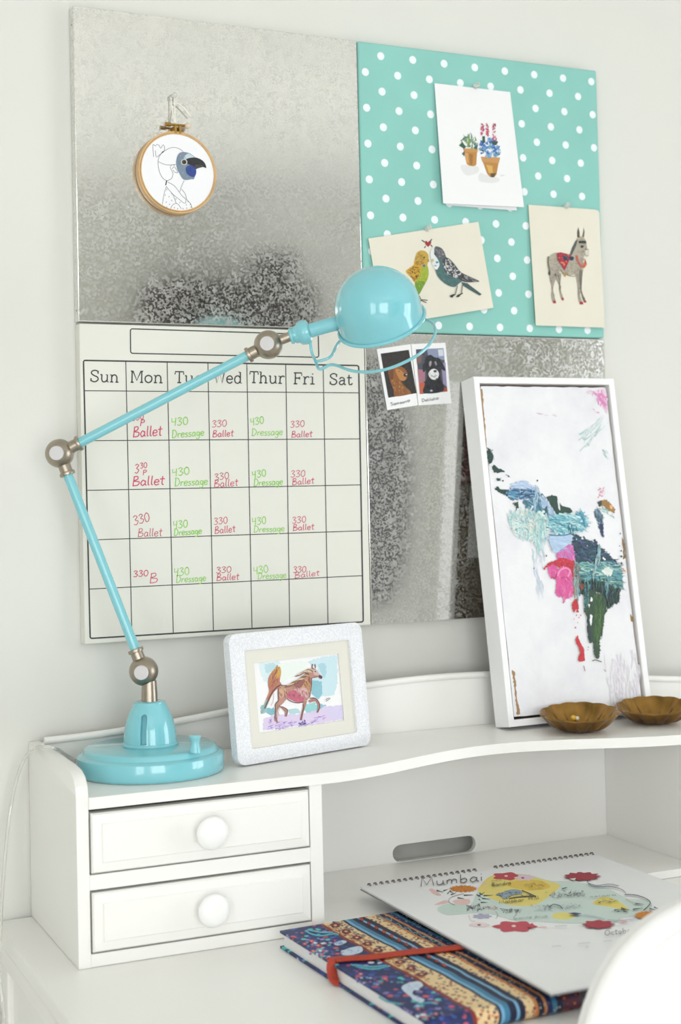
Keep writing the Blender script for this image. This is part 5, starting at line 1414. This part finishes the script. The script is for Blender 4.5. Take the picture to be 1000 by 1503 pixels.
for l in ([(200, 110), (240, 130), (300, 140), (380, 128), (405, 136)], [(480, 315), (540, 335), (620, 345), (720, 325)], [(650, 510), (700, 540), (780, 560)], [(880, 560), (960, 550), (1010, 560)], [(220, 105), (300, 120), (370, 120)], [(500, 318), (600, 330), (700, 322)]):
    a.line(l, 2.2, TQL); a.line([(x, y + 6) for x, y in l], .8, (30, 60, 120))
for cx, cy in ((200, 190), (280, 200), (330, 235), (250, 235), (300, 260), (540, 375), (600, 400), (690, 405), (640, 440), (560, 430), (940, 640), (1000, 620), (890, 590), (355, 185), (240, 175)):
    a.ell((cx, cy), 15, 8, random.choice([PKF, (190, 100, 130), (100, 120, 190)]), jit=.2); a.ell((cx, cy), 6, 3, (236, 190, 120))
    for k in range(5): a.ell((cx + random.uniform(-45, 45), cy + random.uniform(-22, 22)), 8, 4, random.choice([(80, 100, 180), (150, 100, 150), (110, 170, 200), PKF]), jit=.3)
for k in range(9):
    x, y = 385 + 66 * k, 78 + 37.5 * k
    a.ell((x, y), 30, 13, (108, 40, 58), jit=.22); a.ell((x, y), 10, 5, (226, 170, 110))
    a.line([(x - 48, y - 2), (x - 20, y + 22), (x + 12, y + 18), (x + 30, y + 34)], 1.0, (190, 110, 60)); a.line([(x - 18, y - 22), (x + 20, y - 18), (x + 48, y + 2)], .8, (60, 66, 110))
for k in range(12):
    x, y = 545 + 46 * k, 42 + 25.5 * k
    a.ell((x, y), 15, 8, random.choice([(176, 70, 46), (150, 50, 44)]), 30, .2)
zz = []
for k in range(16): zz.append((650 + 30 * k, 22 + 13.5 * k + (9 if k % 2 else -9)))
a.line(zz, .9, (110, 180, 200), smooth=False)
a.build('printed_motifs', nb)['kind'] = 'stuff'
zt_ = ZD + NTk + .0030
sp = [onZ(x, y, zt_) for x, y in ((735, 1376), (690, 1388), (640, 1394), (590, 1399), (545, 1405), (510, 1407), (490, 1409))]
x_l = nb0.x - .002
yl_ = sp[-1].y
sp += [Vector((x_l + .004, yl_ - .003, zt_ - .0002)), Vector((x_l - .001, yl_ - .006, zt_ - .006)), Vector((x_l - .0015, yl_ - .010, ZD + .010)), Vector((x_l - .001, yl_ - .013, ZD + .0062)), Vector((x_l + .003, yl_ - .014, ZD + .0046))]
eb = mk('elastic_band', B().tube(crom(sp, 5), (.0080, .0028), 12, flat=(0, 1, 0)), 'strap', nb, smooth=True)

# ================================================================== PICTURE CALENDAR
zc0, zc1 = ZD + .0322, ZD + .0337
c0, c1, c3 = onZ(528, 1301, zc0), onZ(872, 1253, zc0), onZ(846, 1450, zc1)
ce = (c1 - c0).normalized()
cdn = (c3 - c0)
cdn = (cdn - ce * cdn.dot(ce) * .98)
CWd = (c1 - c0).length
CLd = cdn.length
cdn.normalize()
cn = ce.cross(-cdn).normalized()
if cn.z < 0: cn = -cn
pcal = thing('picture_calendar', c0 + ce * CWd / 2 + cdn * CLd / 2 - cn * .005, 'spiral-bound illustrated city calendar lying across the patterned notebook', 'calendar')
def Cp(x, y, d=0): return c0 + ce * x + cdn * y + cn * d
def rectnotch(d):
    nx0, nx1 = CWd * .475, CWd * .545
    nt = [Cp(nx0 + (nx1 - nx0) * i / 8, .0075 * math.sin(math.pi * i / 8), d) for i in range(9)]
    return [Cp(0, 0, d)] + nt + [Cp(CWd, 0, d), Cp(CWd, CLd, d), Cp(0, CLd, d)]
mk('top_page', B().prism(rectnotch(0), -cn * .0006), 'paper', pcal)
mk('page_block', B().prism([Cp(.001, .004, -.0009), Cp(CWd - .001, .004, -.0009), Cp(CWd - .001, CLd - .001, -.0009), Cp(.001, CLd - .001, -.0009)], -cn * .0022), 'pages', pcal)
mk('backing_card', B().prism([Cp(0, .002, -.0034), Cp(CWd, .002, -.0034), Cp(CWd, CLd, -.0034), Cp(0, CLd, -.0034)], -cn * .0012), 'backing', pcal)
ringb = B().tube([Vector((0, .0042 * math.cos(2 * math.pi * i / 14), .0042 * math.sin(2 * math.pi * i / 14))) for i in range(14)], .00055, 6, True)
ringb.tube([v + Vector((.0018, 0, 0)) for v in [Vector((0, .0042 * math.cos(2 * math.pi * i / 14), .0042 * math.sin(2 * math.pi * i / 14))) for i in range(14)]], .00055, 6, True)
RM = Matrix((ce, cdn, cn)).transposed()
ring0 = None
for x0, x1, nn in ((.013, CWd * .468, 19), (CWd * .558, CWd - .006, 19)):
    for i in range(nn):
        w = Cp(x0 + (x1 - x0) * i / (nn - 1), .0022, -.0014)
        if ring0 is None:
            FR['tmp'] = None
            vv = B()
            vv.v = [w + RM @ v for v in ringb.v]
            vv.f = ringb.f
            ring0 = mk('wire_ring', vv, 'wire', pcal, smooth=True, origin=w)
        else:
            dup(ring0, pcal, w)
a = Art(Cp(0, 0, 0), cn, .0002, .000004).zoom(600, 1260, 5)
PKL, MG, RS = (232, 196, 192), (206, 128, 34), (190, 62, 78)
a.zoom(520, 1240, 2.0833)
a.poly([(255, 200), (280, 185), (350, 190), (380, 140), (430, 95), (520, 90), (600, 110), (660, 112), (760, 128), (800, 145), (840, 165), (900, 170), (910, 195), (880, 215), (820, 225), (790, 240), (700, 240), (640, 240), (560, 235), (500, 235), (430, 215), (360, 210), (290, 215)], (206, 222, 216), smooth=True)
a.poly([(380, 135), (420, 95), (500, 90), (590, 110), (630, 125), (600, 155), (550, 185), (480, 185), (430, 170), (390, 150)], (232, 214, 120), smooth=True)
a.poly([(470, 115), (560, 108), (600, 130), (540, 140), (480, 130)], (228, 196, 84), smooth=True)
a.poly([(290, 215), (340, 205), (350, 185), (290, 180), (255, 195)], (200, 218, 210), smooth=True)
a.ell((640, 218), 36, 11, (232, 220, 124)); a.poly([(730, 180), (760, 160), (800, 168), (840, 200), (780, 190)], (232, 214, 110), smooth=True)
a.zoom(600, 1260, 5)
def flower(c, rx, ry, col, n=8):
    pts = []
    for i in range(48):
        t = 2 * math.pi * i / 48
        k = 1 + .14 * math.cos(n * t) + random.uniform(-.04, .04)
        pts.append((c[0] + rx * k * math.cos(t), c[1] + ry * k * math.sin(t)))
    a.poly(pts, col)
for r, c in (([(150, 230), (180, 225), (240, 270), (190, 265)], PKL), ([(190, 340), (260, 310), (300, 320), (250, 335)], PKL), ([(330, 310), (440, 300), (440, 335), (360, 340)], PKL), ([(440, 490), (520, 470), (600, 490), (540, 505)], (236, 214, 216)), ([(540, 180), (565, 178), (570, 190), (550, 192)], PKL), ([(940, 505), (1000, 500), (1010, 512)], PKL)): a.poly(r, c, smooth=True)
flower((720, 132), 98, 27, RS, 5); a.ell((716, 130), 13, 6, (232, 216, 200)); flower((850, 142), 66, 21, (228, 202, 212), 6); a.ell((838, 144), 12, 6, (160, 60, 90))
flower((400, 224), 98, 25, MG, 18); a.dabs([(320, 224), (400, 203), (480, 224), (400, 245)], [(176, 100, 24), (222, 150, 60)], 40, 1, 3, 0, 90)
flower((780, 502), 145, 38, (196, 72, 88), 6); a.ell((772, 498), 16, 8, (240, 220, 210))
flower((518, 490), 60, 14, (238, 220, 222), 6); a.ell((518, 490), 14, 6, (130, 50, 80)); flower((540, 426), 66, 17, (176, 174, 200), 7)
LF = (44, 62, 62)
for l in ([(205, 236), (255, 250)], [(255, 240), (290, 228)], [(285, 262), (300, 245)], [(310, 268), (350, 255)], [(300, 240), (330, 258)], [(405, 272), (475, 270)], [(360, 290), (410, 298)], [(500, 268), (540, 290)], [(550, 275), (620, 272)], [(520, 255), (545, 272)], [(540, 295), (600, 303)], [(515, 300), (530, 312)], [(530, 325), (580, 325)], [(510, 280), (560, 250)]): a.line(l, 1.9, LF, smooth=False, taper=True)
a.line([(405, 260), (330, 280), (298, 300), (300, 325), (340, 345)], .6, (120, 110, 110)); a.line([(640, 390), (655, 420), (640, 445)], .5, (130, 126, 130)); a.line([(440, 420), (455, 455), (490, 465)], .5, (214, 170, 170)); a.line([(795, 410), (770, 440), (790, 455)], .5, (130, 126, 130))
GRY = [(96, 94, 104), (60, 60, 68), (150, 148, 156)]
a.dabs([(410, 350), (550, 340), (560, 380), (440, 390)], GRY, 60, .8, 5, 0, 90); a.dabs([(560, 350), (660, 355), (650, 380), (570, 380)], [(214, 160, 166), (150, 130, 140)], 22, .9, 5, 0, 60); a.dabs([(680, 375), (830, 375), (825, 405), (700, 405)], GRY, 60, .8, 4, 0, 90)
a.poly([(640, 270), (700, 250), (760, 232), (820, 240), (830, 265), (760, 275), (720, 300), (690, 300), (680, 280)], (140, 160, 176), smooth=True); a.dabs([(640, 270), (760, 235), (830, 255), (720, 300)], [(70, 76, 86), (176, 192, 200), (100, 110, 122)], 60, .8, 4, -15, 60)
a.line([(740, 300), (790, 290), (850, 285), (935, 282)], 1.2, (60, 62, 66)); a.line([(830, 240), (880, 260), (935, 285)], 1.2, (80, 80, 84)); a.dabs([(820, 275), (900, 270), (900, 290), (820, 290)], GRY, 20, .8, 4, 0, 60)
a.dabs([(850, 190), (990, 180), (1000, 230), (880, 240)], [(150, 130, 70), (176, 150, 80)], 46, .5, 6, 0, 60)
a.dabs([(890, 350), (1050, 340), (1060, 400), (930, 390)], [(110, 130, 140), (150, 170, 180)], 40, .5, 6, 0, 60)
a.text('Mumbai', (85, 215), (555, 172), 62, 1.15, (46, 46, 50), HW, slant=.05)
a.text('Bandra', (610, 215), (755, 198), 26, .7, (70, 66, 50), HW); a.text('Malabar', (665, 340), (850, 322), 24, .7, (70, 70, 60), HW); a.text('Hill', (880, 315), (960, 305), 24, .7, (70, 70, 60), HW)
a.text('india', (605, 178), (685, 170), 15, .4, (120, 110, 70), HW); a.text('marine drive', (775, 458), (1020, 440), 18, .4, (110, 120, 120), HW)
a.zoom(780, 1260, 4.5455)
flower((340, 128), 112, 26, (160, 46, 60), 11); a.poly([(255, 145), (300, 140), (290, 158)], (230, 220, 216))
flower((785, 388), 92, 26, MG, 18); a.dabs([(710, 388), (785, 368), (860, 388), (785, 408)], [(176, 100, 24), (222, 150, 60)], 40, 1, 3, 0, 90)
flower((450, 450), 100, 26, (172, 52, 68), 8); flower((0, 460), 22, 15, (196, 72, 88), 5)
a.line([(375, 155), (385, 180), (430, 200), (520, 198), (600, 215), (632, 240)], .8, (80, 70, 100)); a.line([(380, 175), (440, 190), (520, 182), (585, 192)], 1, (110, 110, 140)); a.line([(625, 250), (700, 255), (770, 280), (795, 310), (750, 358)], 1.2, (60, 54, 64), taper=False); a.line([(630, 280), (680, 305), (740, 315)], .6, (170, 140, 130)); a.line([(510, 420), (600, 425), (700, 410)], .7, (150, 150, 180)); a.line([(350, 385), (440, 400), (490, 418)], .9, (160, 178, 196))
for l in ([(680, 350), (750, 340)], [(790, 345), (850, 360)], [(820, 335), (855, 350)], [(870, 355), (935, 360)], [(880, 370), (910, 350)], [(555, 355), (600, 350)], [(600, 340), (650, 355)], [(600, 352), (660, 352)], [(615, 362), (650, 372)], [(575, 365), (600, 362)], [(695, 312), (755, 318)]): a.line(l, 1.9, LF, smooth=False, taper=True)
a.dabs([(90, 235), (370, 225), (370, 260), (150, 275)], GRY, 80, .9, 5, -5, 60); a.line([(205, 215), (240, 205)], 1.2, (60, 60, 66), smooth=False)
a.dabs([(440, 290), (570, 285), (580, 300), (450, 315)], GRY, 36, .8, 5, -5, 30); a.dabs([(60, 330), (330, 310), (330, 350), (100, 360)], [(110, 130, 140), (150, 170, 180), (80, 90, 96)], 50, .5, 6, 0, 60)
a.line([(120, 340), (150, 320), (190, 330), (210, 350)], 1.2, (60, 60, 66)); a.poly([(245, 380), (290, 374), (340, 382), (300, 394)], (70, 70, 110)); a.dabs([(580, 425), (640, 430), (630, 455)], [(226, 180, 184)], 10, 2, 6, 30, 30)
a.text('October', (490, 530), (690, 505), 34, .75, (70, 70, 72), HW, slant=.05)
a.text('colaba', (390, 275), (570, 262), 14, .4, (110, 110, 90), HW)
for p, q in (((140, 605), (200, 600)), ((315, 585), (395, 578)), ((485, 570), (540, 565)), ((365, 610), (385, 606)), ((160, 470), (240, 465))): a.line([p, ((p[0] + q[0]) / 2, p[1] - 5), q], .7, (176, 176, 178))
a.build('printed_map', pcal)

# ================================================================== CHAIR IN FRONT OF THE DESK
CX, CYY = 0.448, -0.86
ch = thing('desk_chair', (CX, CYY + .2, 0), 'white glossy chair with rounded moulded backrest pushed up to the desk', 'chair')
def arch(a_, z0, zc, b_, y, n=40, e=2.5, inset=0):
    o = [Vector((CX + a_ - inset, y, z0 + inset)), ]
    for i in range(n + 1):
        t = math.pi * i / n
        c, s = math.cos(t), math.sin(t)
        o.append(Vector((CX + (a_ - inset) * math.copysign(abs(c) ** (2 / e), c), y, zc + (b_ - inset) * abs(s) ** (2 / e))))
    o.append(Vector((CX - a_ + inset, y, z0 + inset)))
    return o
ca_, cz0, czc, cbb = .205, .50, .715, .195
mk('backrest', B().prism(arch(ca_, cz0, czc, cbb, CYY, inset=.004), (0, .022, 0), [arch(ca_, cz0, czc, cbb, CYY, inset=.078)]), 'chair', ch, bevel=.004, seg=3, smooth=True)
mk('back_panel', B().prism(arch(ca_, cz0, czc, cbb, CYY + .008, inset=.076), (0, .009, 0)), 'chair', ch)
mk('back_rim', B().tube(arch(ca_, cz0, czc, cbb, CYY + .006, inset=.014), (.014, .014), 14), 'chair', ch, smooth=True)
mk('seat', B().prism([Vector((CX + x, CYY + y, .43)) for x, y in ((-.2, .03), (.2, .03), (.215, .2), (.2, .40), (.12, .43), (-.12, .43), (-.2, .40), (-.215, .2))], (0, 0, .035)), 'chair', ch, bevel=.01, seg=3, smooth=True)
for sx in (-1, 1):
    mk('leg', B().lathe((CX + sx * .17, CYY + .015, 0), (0, 0, 1), [(0, .014), (.43, .02), (.52, .02)], 20), 'chair', ch, smooth=True)
    mk('leg', B().lathe((CX + sx * .17, CYY + .38, 0), (0, 0, 1), [(0, .014), (.43, .02)], 20), 'chair', ch, smooth=True)
    mk('stretcher', B().tube([(CX + sx * .17, CYY + .015, .2), (CX + sx * .17, CYY + .38, .2)], .01, 12), 'chair', ch, smooth=True)
